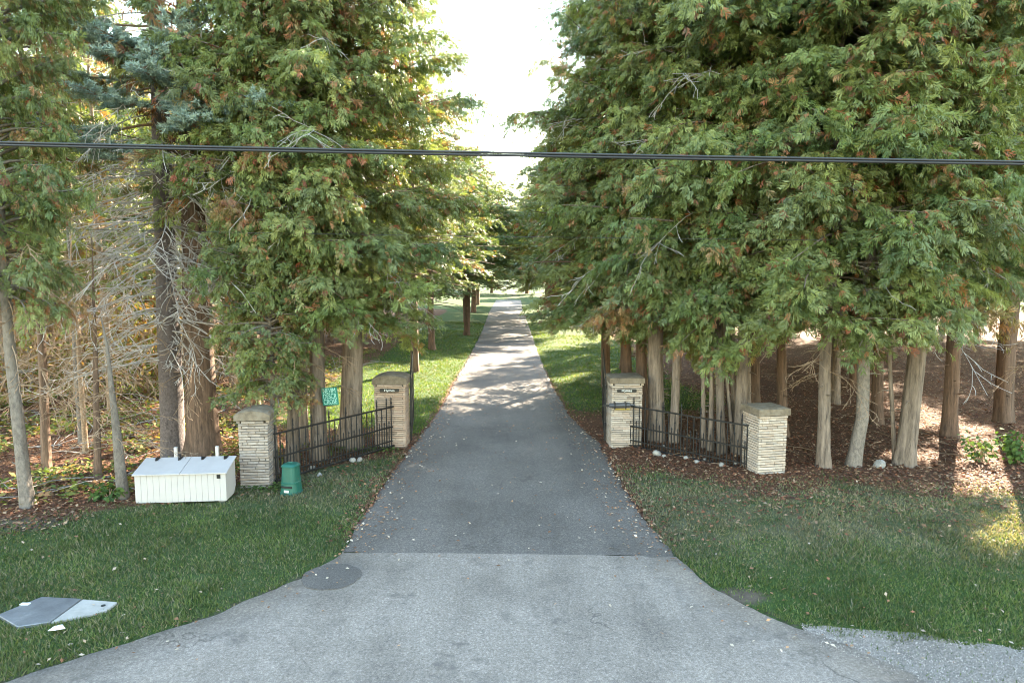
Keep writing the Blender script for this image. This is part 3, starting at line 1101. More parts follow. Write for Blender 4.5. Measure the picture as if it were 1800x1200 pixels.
z = 2.3
i = 0
while z < 18.5:
    az = i * 2.4 + srng.uniform(-0.4, 0.4)
    Lz = 3.4 * (1 - max(0, (z - 7) / 13)) * srng.uniform(0.6, 1.1) if z > 4 else srng.uniform(0.8, 2.6)
    x0 = z / zt * lean
    live = (z > 11.5 and srng.uniform() < 0.75) or (7.6 < z < 11.5 and srng.uniform() < 0.42)
    if live:
        live_branch((x0, 0, z), (math.cos(az), math.sin(az), srng.uniform(-0.15, 0.1)), max(0.7, Lz))
    else:
        dead_branch(db, srng, (x0, 0, z), (math.cos(az), math.sin(az), srng.uniform(-0.12, 0.12)), max(0.6, Lz), 0.022, 0, 0.22, 4)
    z += 0.085 if z < 11 else 0.15
    i += 1
# the boughs that reach toward the road at mid height
for (u, v, L) in ((215, 90, 1.6), (330, 150, 1.7), (150, 85, 2.1), (420, 185, 2.4), (230, 190, 1.5), (530, 215, 3.3), (330, 110, 1.5), (180, 78, 1.8), (250, 95, 1.4), (370, 160, 2.0), (300, 130, 1.3), (120, 285, 2.2), (170, 270, 1.8), (450, 215, 2.6), (200, 110, 1.7)):
    zz = Z_at(v, sp.y - 1.0)
    xx = X_at(u, sp.y - 1.0, zz) - sp.x
    x0 = zz / zt * lean
    live_branch((x0, 0, zz + 0.15), (xx - x0, -1.9, 0.05), max(L, 2.2) * 1.1)
for k_ in range(66):
    v_ = srng.uniform(255, 640)
    u_ = srng.choice((srng.uniform(20, 240), srng.uniform(330, 500)))
    yy_ = sp.y - srng.uniform(0.4, 2.2)
    zz = Z_at(v_, yy_)
    tgt = Vector((X_at(u_, yy_, zz) - sp.x, yy_ - sp.y, zz))
    z0_ = min(max(zz + srng.uniform(-0.2, 0.9), 2.2), 9.5)
    p0_ = Vector((z0_ / zt * lean, 0, z0_))
    dead_branch(db, srng, p0_, tgt - p0_, (tgt - p0_).length * srng.uniform(0.8, 1.1), 0.021, 0, 0.10, 4)
db.build("dead_branches", M['dead_wood'], spruce)
lb.build("live_boughs", M['brown_twig'], spruce)
tp, td = np.array([tuple(p) for p in tuftP]), np.array([tuple(p) for p in tuftD])
nN = 11
rep = np.repeat(np.arange(len(tp)), nN)
dirs = td[rep] * srng.uniform(0.3, 1.0, (len(rep), 1)) + srng.normal(0, 0.75, (len(rep), 3))
dirs[:, 2] += 0.25
dirs /= np.linalg.norm(dirs, axis=1, keepdims=True)
ln = srng.uniform(0.06, 0.12, (len(rep), 1))
sdv = np.cross(dirs, srng.normal(0, 1, (len(rep), 3)))
sdv /= np.linalg.norm(sdv, axis=1, keepdims=True) + 1e-9
b0 = tp[rep] + srng.normal(0, 0.015, (len(rep), 3))
Vn = np.stack([b0 - sdv * 0.010, b0 + sdv * 0.010, b0 + dirs * ln], 1).reshape(-1, 3)
Qn = np.arange(len(Vn)).reshape(-1, 3)
tc = np.array([(0.33, 0.43, 0.40), (0.42, 0.52, 0.49), (0.22, 0.31, 0.27), (0.36, 0.45, 0.38)])[srng.integers(0, 4, len(tp))]
inst("needles", np_mesh("needles", Vn, Qn, np.repeat(tc, nN * 3, axis=0), M['needle']), spruce)

# ------------------------------------------------------------------ rows farther back along the drive and in the wood
def wood_tree(x, y, k, h, r, trunk, label, group, rz=None, thin=False, dead=None, name="cedar_tree", lift=0.0):
    e = empty(name, (x, y, float(ground_z(x, y)) - 0.02))
    tag(e, label, "tree", group)
    rz = random.uniform(0, 6.28) if rz is None else rz
    s = h / 15.0
    inst("trunk", TRUNKS[trunk], e, (0, 0, 0), rz, (r / 2.5, r / 2.5, s + lift / 15))
    inst("crown", (MID if thin == 'mid' else THIN) if thin else CROWNS[k][0], e, (0, 0, lift), rz, (r / 2.5, r / 2.5, s))
    if dead is not None:
        inst("dead_branches", DEAD[dead], e, (0, 0, 0), rz, (1, 1, 1))
    return e


GA = "cedars lining the drive beyond the gate"
LA = "cedar farther along the drive, past the sign side gate pillar"
LB = "cedar farther along the drive, past the gate opener pillar"
for (x, y, k, h, r, lab) in ((-4.4, 30.5, 0, 13.8, 2.7, "first"), (-4.6, 39.0, 3, 11.0, 2.9, "second"), (-3.2, 48, 2, 12.0, 3.2, "third"), (-4.0, 60, 0, 12, 4.0, "fourth"), (-4.2, 74, 1, 12, 4.4, "fifth"), (-4.6, 90, 2, 13, 4.4, "sixth")):
    wood_tree(x, y, k, h, r, 0, lab + " cedar along the drive beyond the sign side pillar", GA, lift=1.0 if y > 25 else 0, thin='mid' if y < 42 else False)
for (x, y, k, h, r, lab) in ((3.7, 26.5, 1, 12.5, 2.6, "first"), (5.2, 31.5, 3, 12.0, 2.9, "second"), (3.2, 51, 0, 11.5, 3.2, "third"), (4.2, 63, 2, 12, 4.2, "fourth"), (4.4, 76, 3, 12, 4.4, "fifth"), (4.8, 92, 1, 13, 4.4, "sixth")):
    wood_tree(x, y, k, h, r, 0, lab + " cedar along the drive beyond the gate opener pillar", GA, lift=1.0 if y > 30 else 0, thin='mid' if 30 < y < 42 else False)

GW = "trees deep in the wood"
LW = "thin bare-stemmed tree deep in the sunlit wood on the bin side"
wr = random.Random(4)
for (x, y) in ((-17.5, 20), (-14.6, 22.5), (-12.4, 21.5), (-13.5, 28.5), (-18.5, 26.5), (-22, 24), (-16.0, 32), (-21.5, 31), (-12.2, 35.5), (-26, 29), (-25, 22),
               (-18.5, 48), (-24, 52), (-13, 55), (-30, 50), (-9.5, 48), (-35, 58), (-20, 62), (-27, 66), (-11, 66), (-38, 46), (-18.5, 37), (-24, 37), (-11, 39), (-29, 34), (-15, 42), (-21.5, 44), (-28, 43), (-33, 38)):
    wood_tree(x + wr.uniform(-0.5, 0.5), y + wr.uniform(-0.5, 0.5), 0, wr.uniform(12.5, 16), wr.uniform(2.2, 2.9), wr.choice((2, 3)), LW, GW, None, True, wr.choice((0, 1)))
def sapling_mesh(seed, n, h):
    rng = np.random.default_rng(seed)
    sb = MB()
    P, D = [], []
    for k in range(7):
        az = rng.uniform(0, 6.28)
        top = Vector((math.cos(az) * h * rng.uniform(0.1, 0.45), math.sin(az) * h * rng.uniform(0.1, 0.45), h * rng.uniform(0.6, 1.0)))
        mid = top * 0.5 + Vector((0, 0, h * 0.1))
        sb.tube([(0, 0, -0.05), mid, top], [0.02, 0.013, 0.005], 4, False)
        for j in range(n // 7):
            t = rng.uniform(0.25, 1.05)
            q = (mid * (2 * t) if t < 0.5 else mid.lerp(top, 2 * t - 1)) + Vector(rng.normal(0, 0.10 * h, 3))
            P.append(tuple(q))
            D.append(tuple(Vector(rng.normal(0, 0.7, 3)) + Vector((0, 0, -0.4))))
    st = sb.mesh("stems")
    st.materials.append(M['brown_twig'])
    P, D = np.array(P), np.array(D)
    tv = np.array([(0, 0, 0), (0.3, 0.5, 0.05), (0, 1, -0.1), (-0.3, 0.5, 0.05)])
    R_ = rot_frames(D, rng.normal(0, 0.6, (len(P), 3)) + np.array([0, 0, 0.8]))
    V = (np.einsum('nij,vj->nvi', R_, tv) * rng.uniform(0.09, 0.19, len(P))[:, None, None] + P[:, None, :]).reshape(-1, 3)
    cols = np.array([(0.17, 0.19, 0.045), (0.24, 0.20, 0.05), (0.12, 0.16, 0.04), (0.26, 0.16, 0.05), (0.20, 0.11, 0.04)])
    cc = cols[rng.integers(0, len(cols), len(P))] * rng.uniform(0.7, 1.2, (len(P), 1))
    return st, np_mesh("leaves", V, np.arange(len(V)).reshape(-1, 4), np.repeat(cc, 4, axis=0), M['plant'])


SAP = [sapling_mesh(s, 520, 3.0) for s in (61, 62, 63)]
for k in range(46):
    y = wr.uniform(19.5, 52)
    x = wr.uniform(-0.80 * y, -8.5 - 0.03 * y)
    e = empty("sapling", (x, y, float(ground_z(x, y)) - 0.02), wr.uniform(0, 6))
    tag(e, "yellowing leafy sapling in the understorey of the sunlit wood", "sapling", "understorey saplings")
    q = wr.randrange(3)
    k_ = wr.uniform(0.5, 1.3) * (1 + 0.012 * y)
    inst("stems", SAP[q][0], e, (0, 0, 0), 0, (k_, k_, k_))
    inst("leaves", SAP[q][1], e, (0, 0, 0), 0, (k_, k_, k_))
LS = "thin dead-limbed stem among the sunlit trees on the bin side"
for k in range(30):
    y = wr.uniform(16.5, 33)
    x = wr.uniform(-0.80 * y, -7.6 - 0.06 * y)
    if y < 18.0 + (x + 2.9) * 0.88 or abs(x + 8.0) < 1.0:
        continue
    e = empty("dead_stem", (x, y, float(ground_z(x, y)) - 0.02), wr.uniform(0, 6))
    tag(e, LS, "tree", "dead stems in the wood")
    k_ = wr.uniform(0.45, 0.8)
    inst("trunk", DSTEM[wr.randrange(2)], e, (0, 0, 0), 0, (k_ * 1.2, k_ * 1.2, k_))
    inst("dead_branches", DEAD[wr.randrange(2)], e, (0, 0, 0), wr.uniform(0, 6), (0.9, 0.9, wr.uniform(0.8, 1.1)))
for k in range(13):
    wood_tree(-47 + 3.1 * k + wr.uniform(-0.8, 0.8), 48 + wr.uniform(-2, 2.5), wr.randrange(4), wr.uniform(15, 18), wr.uniform(2.8, 3.3), 0, "tall cedar closing off the back of the sunlit wood", "cedars behind the sunlit wood")
LD = "dense cedar in the dark back rows behind the stout trunks"
for (x, y) in ((8.2, 23.5), (11.0, 23.0), (20.5, 23.0), (13.0, 26.0), (15.5, 30.5), (25, 24), (25.5, 31.5), (18.5, 36.5), (21, 44), (11.5, 33), (31, 37), (29, 43), (15, 41), (26, 49), (32, 51), (18.5, 49), (37, 38), (22, 54), (38, 48), (13, 50)):
    wood_tree(x + wr.uniform(-0.5, 0.5), y + wr.uniform(-0.5, 0.5), wr.randrange(4), wr.uniform(13.5, 16.5), wr.uniform(2.5, 3.0), wr.choice((0, 1)), LD, "cedars of the dark back rows")
# far trees closing the view
LF = "distant tree closing the view beyond the lawns"
for k in range(46):
    x = -130 + 260 * k / 45 + wr.uniform(-2, 2)
    y = 128 + wr.uniform(-10, 14) - abs(x) * 0.15
    wood_tree(x, y, wr.randrange(4), wr.uniform(11, 16), wr.uniform(4, 5), 0, LF, "distant trees")

# ------------------------------------------------------------------ stone gate pillars
def stone_block(seed):
    """a split-face ledge stone, unit size, rough outer face on -y"""
    rng = np.random.default_rng(seed)
    mb = MB()
    xs, zs = (-0.5, -0.46, 0.46, 0.5), (-0.5, -0.36, 0.36, 0.5)
    fr = []
    for j, z in enumerate(zs):
        for i, x in enumerate(xs):
            edge = (i in (0, 3)) + (j in (0, 3))
            fr.append((x, -0.5 + (0.10 if edge else 0.0) + rng.uniform(-0.05, 0.05), z + rng.uniform(-0.05, 0.05)))
    mb.v = fr + [(-0.5, 0.5, -0.5), (0.5, 0.5, -0.5), (0.5, 0.5, 0.5), (-0.5, 0.5, 0.5)]
    for j in range(3):
        for i in range(3):
            a = j * 4 + i
            mb.f.append((a, a + 1, a + 5, a + 4))
    mb.f += [(0, 16, 17, 3, 2, 1), (12, 13, 14, 15, 18, 19), (0, 4, 8, 12, 19, 16), (3, 17, 18, 15, 11, 7), (16, 19, 18, 17)]
    return mb.mesh("stone")


STONES = {}
for key in ('stone', 'stone_tan', 'stone_grey'):
    STONES[key] = [stone_block(s) for s in range(6)]
    for me in STONES[key]:
        me.materials.append(M[key])


def pillar(loc, rz, w, d, h, cap_h, cap_over, label, smat, seed, arch=0.0, course=0.056):
    e = empty("stone_pillar", (loc[0], loc[1], -0.03), rz)
    tag(e, label, "pillar", "stone pillars of the gate")
    rng = random.Random(seed)
    body = h - cap_h
    n = int(body / course)
    course = body / n
    core = MB().box(-w / 2 + 0.035, w / 2 - 0.035, -d / 2 + 0.035, d / 2 - 0.035, -0.15, body)
    core.build("mortar_core", M['mortar'], e)
    th = 0.07
    for k in range(n):
        z = (k + 0.5) * course
        grow = 0.03 if k == n - 1 else 0.0                 # the course under the cap steps out
        full_front = k % 2 == 0
        for face in range(4):
            ln, off = (w, d / 2) if face % 2 == 0 else (d, w / 2)
            span = ln if (full_front == (face % 2 == 0)) else ln - 2 * th - 0.006
            pieces = 1 if face == 2 else (rng.choice((2, 2, 3)) if ln > 0.5 else 2)
            cuts = [0.0] + sorted((i + rng.uniform(-0.28, 0.28)) / pieces for i in range(1, pieces)) + [1.0]
            for a, b in zip(cuts[:-1], cuts[1:]):
                sl = (b - a) * span - 0.006
                cx = -span / 2 + (a + b) / 2 * span
                o = bpy.data.objects.new("stone", rng.choice(STONES[smat]))
                ang = face * PI / 2
                depth = th
                push = off - depth / 2 + rng.uniform(-0.005, 0.009) + grow
                px, py = cx, -push
                o.location = (px * math.cos(ang) - py * math.sin(ang), px * math.sin(ang) + py * math.cos(ang), z)
                o.rotation_euler = (0, 0, ang + rng.uniform(-0.012, 0.012))
                o.scale = (sl, depth, course - rng.uniform(0.009, 0.016))
                link(o, e)
    # weathered concrete cap
    W, D = w / 2 + cap_over, d / 2 + cap_over
    cb = MB()
    nx_ = 12
    crng = np.random.default_rng(seed)
    rows = []
    for j in range(9):
        for i in range(nx_ + 1):
            fx, fy = i / nx_ * 2 - 1, j / 8 * 2 - 1
            ed_ = max(abs(fx), abs(fy))
            zt_ = cap_h * (0.72 if arch else 0.86) + arch * (1 - fx * fx) + (0.02 if ed_ < 0.95 else 0) + crng.uniform(-0.006, 0.006)
            k_ = 1 - 0.02 * (ed_ > 0.95)
            cb.v.append((fx * W * k_, fy * D * k_, body + zt_))
    for j in range(8):
        for i in range(nx_):
            a = j * (nx_ + 1) + i
            cb.f.append((a, a + 1, a + nx_ + 2, a + nx_ + 1))
    rim = [i for i in range(nx_ + 1)] + [(j + 1) * (nx_ + 1) - 1 for j in range(1, 9)] + [8 * (nx_ + 1) + i for i in range(nx_ - 1, -1, -1)] + [j * (nx_ + 1) for j in range(7, 0, -1)]
    b0_ = len(cb.v)
    for r_ in rim:
        x, y, z = cb.v[r_]
        cb.v.append((x * 1.015, y * 1.015, body + 0.012 + crng.uniform(-0.006, 0.006)))
    m_ = len(rim)
    for i in range(m_):
        j = (i + 1) % m_
        cb.f.append((rim[i], b0_ + i, b0_ + j, rim[j]))
    cb.f.append(tuple(b0_ + i for i in range(m_))[::-1])
    cb.build("cap", M['cap'], e)
    return e


def text_mesh(name, body, size, mat, parent, loc, rot, depth=0.004, sx=1.0):
    cu = bpy.data.curves.new(name, 'FONT')
    cu.body = body
    cu.size = size
    cu.extrude = depth
    cu.align_x, cu.align_y = 'CENTER', 'CENTER'
    tmp = bpy.data.objects.new(name, cu)
    C.objects.link(tmp)
    me = bpy.data.meshes.new_from_object(tmp.evaluated_get(bpy.context.evaluated_depsgraph_get()))
    bpy.data.objects.remove(tmp)
    me.materials.clear()
    me.materials.append(mat)
    o = bpy.data.objects.new(name, me)
    o.location, o.rotation_euler, o.scale = loc, rot, (sx, 1, 1)
    return link(o, parent)


def base_center(uL, uR, v, w, d, rz):
    a = G((uL + uR) / 2, v)
    return (a.x + math.sin(rz) * -d / 2 * -1 * -1, a.y + d / 2 * math.cos(rz))


p_ir = G(1100, 788)
IR = (p_ir.x + 0.0, p_ir.y + 0.42)
pillar(IR, 0.03, 0.80, 0.80, 1.90, 0.17, 0.055, "pale stone gate pillar with the gate opener, next to the plain lawn", 'stone', 1)
p_il = G(686, 788)
IL = (p_il.x, p_il.y + 0.42)
pillar(IL, 0.0, 0.80, 0.74, 1.90, 0.2, 0.05, "tan stone gate pillar half behind the fence end, by the sunlit lawn", 'stone_tan', 2, 0.09)
p_or = G(1356, 841)
OR_ = (p_or.x - 0.06, p_or.y + 0.36)
pillar(OR_, 0.2, 0.68, 0.68, 1.62, 0.18, 0.05, "cream stone end pillar standing in leaf litter by the pale trunks", 'stone', 3)
p_ol = G(443, 861)
OL = (p_ol.x + 0.03, p_ol.y + 0.33)
pillar(OL, 0.10, 0.60, 0.62, 1.68, 0.17, 0.07, "grey weathered stone end pillar between the white bin and the green bin", 'stone_grey', 4, 0.09)

for (px, py, d_, lab) in ((IR[0], IR[1], 0.80, "black name plate with white letters on the pillar with the gate opener"),
                          (IL[0] + 0.0, IL[1], 0.74, "black name plate with white letters on the pillar by the sunlit lawn")):
    pe = empty("name_plate", (px + 0.0, py - d_ / 2 - 0.022, 1.52))
    tag(pe, lab, "name plate")
    pb = MB()
    W_, H_ = 0.25, 0.042
    poly = [(-W_, -H_ * 0.6), (-W_ * 0.94, -H_), (W_ * 0.94, -H_), (W_, -H_ * 0.6), (W_, H_ * 0.6), (W_ * 0.94, H_), (-W_ * 0.94, H_), (-W_, H_ * 0.6)]
    pb.prism(poly, -0.014, 0.014)
    o = pb.build("plate", M['black_plate'], pe)
    o.rotation_euler = (PI / 2, 0, 0)
    text_mesh("lettering", "Hymes", 0.085, M['white_mark'], pe, (0, -0.017, 0.004), (PI / 2, 0, 0), 0.003, 1.15)


# ------------------------------------------------------------------ iron fence wings and gate leaves
def spear(mb, x, y, z, r=0.018, h=0.09):
    mb.lathe([(0.006, 0), (r, h * 0.3), (r * 0.75, h * 0.55), (0.001, h)], 6, (x, y, z))


def iron_fence(a, b, label, seed, short_first=True):
    """wing from a (by the drive) to b (end pillar)"""
    a, b = Vector((a[0], a[1], 0)), Vector((b[0], b[1], 0))
    L = (b - a).length
    e = empty("iron_fence", (a.x, a.y, 0.03), math.atan2(b.y - a.y, b.x - a.x))
    tag(e, label, "fence", "iron fence wings of the gate")
    for z, t, x0 in ((1.08, 0.021, -0.06), (0.56, 0.020, -0.02), (0.19, 0.016, 0.0), (0.05, 0.024, -0.06)):
        MB().box(x0, L, -t, t, z - t * 0.8, z + t * 0.8).build("rail", M['iron'], e)
    n = int(L / 0.165)
    st = L / n
    tall_m, bar_m, short_m = MB(), MB(), MB()
    tall_m.tube([(0, 0, 0.02), (0, 0, 1.26)], 0.016, 6)
    spear(tall_m, 0, 0, 1.25, 0.022, 0.10)
    tall_m.lathe([(0.012, 0), (0.03, 0.02), (0.012, 0.04)], 6, (0, 0, 1.17))
    bar_m.tube([(0, 0, 0.05), (0, 0, 1.08)], 0.014, 6)
    bar_m.lathe([(0.010, 0), (0.026, 0.03), (0.010, 0.06)], 6, (0, 0, 0.82))
    short_m.tube([(0, 0, 0.05), (0, 0, 0.66)], 0.012, 5)
    spear(short_m, 0, 0, 0.655, 0.02, 0.08)
    ms = []
    for mb in (tall_m, bar_m, short_m):
        me = mb.mesh("picket")
        me.materials.append(M['iron'])
        ms.append(me)
    for i in range(n + 1):
        k = 0 if (i % 3 == 0 or i == 1) else 1
        inst("picket", ms[k], e, (min(i * st + 0.02, L - 0.02), 0, 0))
        if i < n:
            inst("picket", ms[2], e, (i * st + 0.02 + st / 2, 0, 0))
    return e


fr0 = G(1103, 788)
iron_fence((fr0.x, fr0.y + 0.1), (OR_[0] - 0.36, OR_[1] + 0.02), "black iron fence wing in front of the pale cedar stems", 1)
fl0 = G(689, 790)
iron_fence((fl0.x, fl0.y + 0.06), (OL[0] + 0.34, OL[1] + 0.05), "black iron fence wing below the teal sign", 2)


def gate_leaf(hinge, direction, length, label, seed):
    e = empty("gate_leaf", (hinge[0], hinge[1], 0.06), math.atan2(direction[1], direction[0]))
    tag(e, label, "gate", "open iron gate leaves")
    for x in (0.0, length):
        MB().box(x - 0.025, x + 0.025, -0.025, 0.025, 0, 1.75 if x == 0 else 2.15).build("stile", M['iron'], e)
    for z in (0.08, 0.75, 1.1):
        MB().box(0.026, length - 0.026, -0.016, 0.016, z - 0.018, z + 0.018).build("rail", M['iron'], e)
    tr = MB()
    tr.tube([(0, 0, 1.6)] + [(length * t, 0, 1.6 + 0.45 * t * t) for t in (0.25, 0.5, 0.75, 1.0)], 0.018, 6)
    tr.build("top_rail", M['iron'], e)
    nb = int(length / 0.14)
    for i in range(1, nb):
        t = i / nb
        pk = MB()
        top = 1.6 + 0.45 * t * t + 0.14
        pk.tube([(0, 0, 0.08), (0, 0, top)], 0.010, 5)
        spear(pk, 0, 0, top - 0.005, 0.022, 0.10)
        o = pk.build("picket", M['iron'], e)
        o.location = (length * t, 0, 0)
    for z in (0.4, 1.4):
        hb = MB().lathe([(0.03, 0), (0.035, 0.02), (0.035, 0.1), (0.03, 0.12)], 8, (-0.03, 0, z))
        hb.build("hinge", M['iron'], e)
    return e


gate_leaf((IR[0] - 0.47, IR[1] + 0.15), (0.108, 1.0), 2.5, "open iron gate leaf seen edge-on beside the gate opener", 1)
gate_leaf((IL[0] + 0.46, IL[1] + 0.2), (-0.122, 1.0), 2.5, "open iron gate leaf seen edge-on by the sunlit lawn", 2)

# gate opener: dark housing, arm, bracket and a yellow strip on the pillar face
go = empty("gate_opener", (IR[0] - 0.16, IR[1] - 0.50, 1.15))
tag(go, "dark grey gate opener housing fixed across the pale pillar", "gate opener")
gb = MB()
gb.tube([(-0.30, 0, 0.0), (-0.27, 0, 0), (0.22, 0, 0.012), (0.25, 0, 0.012)], [0.045, 0.062, 0.062, 0.045], 10)
gb.build("housing", M['opener'], go, False)
MB().tube([(0.24, 0, 0.012), (0.37, 0, 0.012)], 0.02, 8).build("arm", M['opener'], go)
for x in (-0.16, 0.12):
    MB().box(x - 0.014, x + 0.014, -0.07, 0.10, -0.085, 0.085).build("bracket", M['iron'], go)
MB().box(-0.14, 0.24, 0.03, 0.10, -0.118, -0.10).build("yellow_strip", M['yellow'], go)
MB().box(-0.46, -0.29, -0.02, 0.02, -0.025, 0.02).build("linkage", M['iron'], go)

# ------------------------------------------------------------------ teal sign on the cedar trunk
sg_y = G(560, 808).y - 0.25
sgz0, sgz1 = Z_at(712, sg_y), Z_at(681, sg_y)
sgx0, sgx1 = X_at(565, sg_y, sgz0), X_at(596, sg_y, sgz0)
sw, sh = (sgx1 - sgx0), (sgz1 - sgz0)
sign = empty("teal_sign", ((sgx0 + sgx1) / 2, sg_y, (sgz0 + sgz1) / 2))
sign.rotation_euler = (0, math.radians(-6), math.radians(-14))
tag(sign, "small teal sign with three rows of pale letters on a cedar trunk", "sign")
MB().box(-sw / 2, sw / 2, -0.008, 0.008, -sh / 2, sh / 2).build("board", M['teal_sign'], sign, bevel=0.004)
for r_, body in enumerate(("NEVIM", "DESCR", "CROSE")):
    text_mesh("lettering", body, sh * 0.40, M['mint_mark'], sign, (0, -0.0105, sh * (0.31 - 0.31 * r_)), (PI / 2, 0, 0), 0.002, sw / (sh * 0.40 * 3.6))
for x in (-0.35, 0.35):
    MB().tube([(x * sw, 0.009, 0.32 * sh), (x * sw * 0.3, 0.20, 0.32 * sh)], 0.008, 6).build("bracket", M['iron'], sign)

# ------------------------------------------------------------------ white wooden bin
bl, br = G(239, 893), G(399, 888)
bw = (br - bl).length
bin_ = empty("wooden_bin", ((bl.x + br.x) / 2, (bl.y + br.y) / 2, 0.0), math.atan2(br.y - bl.y, br.x - bl.x) + 0.0)
tag(bin_, "long white boarded bin with a sloping two-part lid at the grass edge", "bin")
bd, hf, hb_ = 0.60, 0.66, 0.80
z_ = 0.10
nbrd = 15
for i in range(nbrd):
    x0, x1 = -bw / 2 + bw * i / nbrd, -bw / 2 + bw * (i + 1) / nbrd
    MB().box(x0 + 0.0012, x1 - 0.0012, 0.0, 0.018, z_ + random.uniform(-0.003, 0.003), hf - 0.004).build("board", M['white_paint'], bin_, bevel=0.003)
MB().box(-bw / 2 + 0.005, bw / 2 - 0.005, 0.019, 0.03, z_ + 0.01, hf - 0.01).build("front_backing", M['white_paint'], bin_)


def side_panel(x0, x1, nm):
    mb = MB()
    P = [(0.019, z_), (bd - 0.12, z_), (bd, z_ + 0.13), (bd, hb_ - 0.01), (0.019, hf - 0.01)]
    b = len(mb.v)
    for x in (x0, x1):
        for (y, z) in P:
            mb.v.append((x, y, z))
    k = len(P)
    mb.f.append(tuple(range(k)))
    mb.f.append(tuple(range(k, 2 * k))[::-1])
    for i in range(k):
        j = (i + 1) % k
        mb.f.append((i, k + i, k + j, j))
    mb.build(nm, M['white_paint'], bin_)


side_panel(-bw / 2 + 0.001, -bw / 2 + 0.02, "side_panel")
side_panel(bw / 2 - 0.02, bw / 2 - 0.001, "side_panel")
MB().box(-bw / 2 + 0.021, bw / 2 - 0.021, bd - 0.02, bd - 0.002, z_ + 0.13, hb_ - 0.02).build("back_panel", M['white_paint'], bin_)
for s_ in (-1, 1):
    mb = MB()
    xa, xb = (-bw / 2 - 0.03, -0.004) if s_ < 0 else (0.004, bw / 2 + 0.03)
    t_ = 0.022
    for (x) in (xa, xb):
        for (y, z) in ((-0.04, hf - 0.008), (bd + 0.03, hb_ + 0.01), (bd + 0.03, hb_ + 0.01 + t_), (-0.04, hf - 0.008 + t_)):
            mb.v.append((x, y, z))
    mb.f = [(0, 1, 2, 3), (7, 6, 5, 4), (0, 4, 5, 1), (1, 5, 6, 2), (2, 6, 7, 3), (3, 7, 4, 0)]
    lid = mb.build("lid", M['white_roof'], bin_, bevel=0.004)
    for hx in (0.28, 0.78):
        x = xa + (xb - xa) * hx
        hm = MB()
        hm.v = [(x - 0.05, bd - 0.0, hb_ + 0.034), (x + 0.05, bd - 0.0, hb_ + 0.034), (x + 0.03, bd - 0.11, hb_ + 0.008), (x - 0.01, bd - 0.13, hb_ + 0.003),
                (x - 0.05, bd - 0.0, hb_ + 0.040), (x + 0.05, bd - 0.0, hb_ + 0.040), (x + 0.03, bd - 0.11, hb_ + 0.014), (x - 0.01, bd - 0.13, hb_ + 0.009)]
        hm.f = [(3, 2, 1, 0), (4, 5, 6, 7), (0, 1, 5, 4), (1, 2, 6, 5), (2, 3, 7, 6), (3, 0, 4, 7)]
        hm.build("hinge", M['iron'], lid)
MB().box(bw / 2 - 0.17, bw / 2 - 0.10, -0.012, -0.001, hf - 0.11, hf - 0.03).build("latch", M['iron'], bin_, bevel=0.004)
for x in (-bw * 0.185, bw * 0.29):
    MB().box(x - 0.03, x + 0.03, bd + 0.035, bd + 0.095, -0.1, 1.03).build("post", M['white_paint'], bin_, bevel=0.006)
for x, y in ((-bw / 2 + 0.06, 0.05), (-0.35, 0.10), (bw / 2 - 0.12, 0.06), (-bw / 2 + 0.06, bd - 0.2), (bw / 2 - 0.12, bd - 0.2)):
    MB().box(x - 0.06, x + 0.07, y, y + 0.1, -0.08, z_ - 0.002).build("foot_block", M['concrete'], bin_, bevel=0.01)

# ------------------------------------------------------------------ green plastic bin
gbp = G(508, 873)
gbin = empty("plastic_bin", (gbp.x, gbp.y + 0.17, 0.02), -0.25)
tag(gbin, "small tapered green plastic bin with a dark slot, beside the weathered pillar", "bin")


def squircle(r, n=20, p=3.5):
    out = []
    for k in range(n):
        an = 2 * PI * k / n
        c_, s_ = math.cos(an), math.sin(an)
        out.append((r * math.copysign(abs(c_) ** (2 / p), c_), r * math.copysign(abs(s_) ** (2 / p), s_)))
    return out


def sq_lathe(prof, n=20):
    mb = MB()
    for r, z in prof:
        for x, y in squircle(r, n):
            mb.v.append((x, y, z))
    for i in range(len(prof) - 1):
        for k in range(n):
            k2 = (k + 1) % n
            mb.f.append((i * n + k, i * n + k2, (i + 1) * n + k2, (i + 1) * n + k))
    mb.f.append(tuple(range(n))[::-1])
    mb.f.append(tuple((len(prof) - 1) * n + k for k in range(n)))
    return mb


sq_lathe([(0.20, -0.03), (0.205, 0.0), (0.20, 0.05), (0.185, 0.06), (0.172, 0.24), (0.178, 0.245), (0.178, 0.262), (0.168, 0.268), (0.148, 0.57)]).build("body", M['green_plastic'], gbin, False)
lidg = sq_lathe([(0.150, 0.571), (0.166, 0.575), (0.166, 0.60), (0.15, 0.615), (0.13, 0.635), (0.05, 0.645)]).build("lid", M['green_plastic'], gbin, False)
MB().box(-0.05, 0.05, -0.012, 0.012, 0.645, 0.665).build("handle", M['green_plastic'], lidg, bevel=0.005)
MB().box(-0.115, 0.115, -0.196, -0.15, 0.165, 0.20).build("slot", M['dark_slot'], gbin)
MB().box(-0.045, 0.055, -0.203, -0.19, 0.075, 0.12).build("sticker", M['white_mark'], gbin)

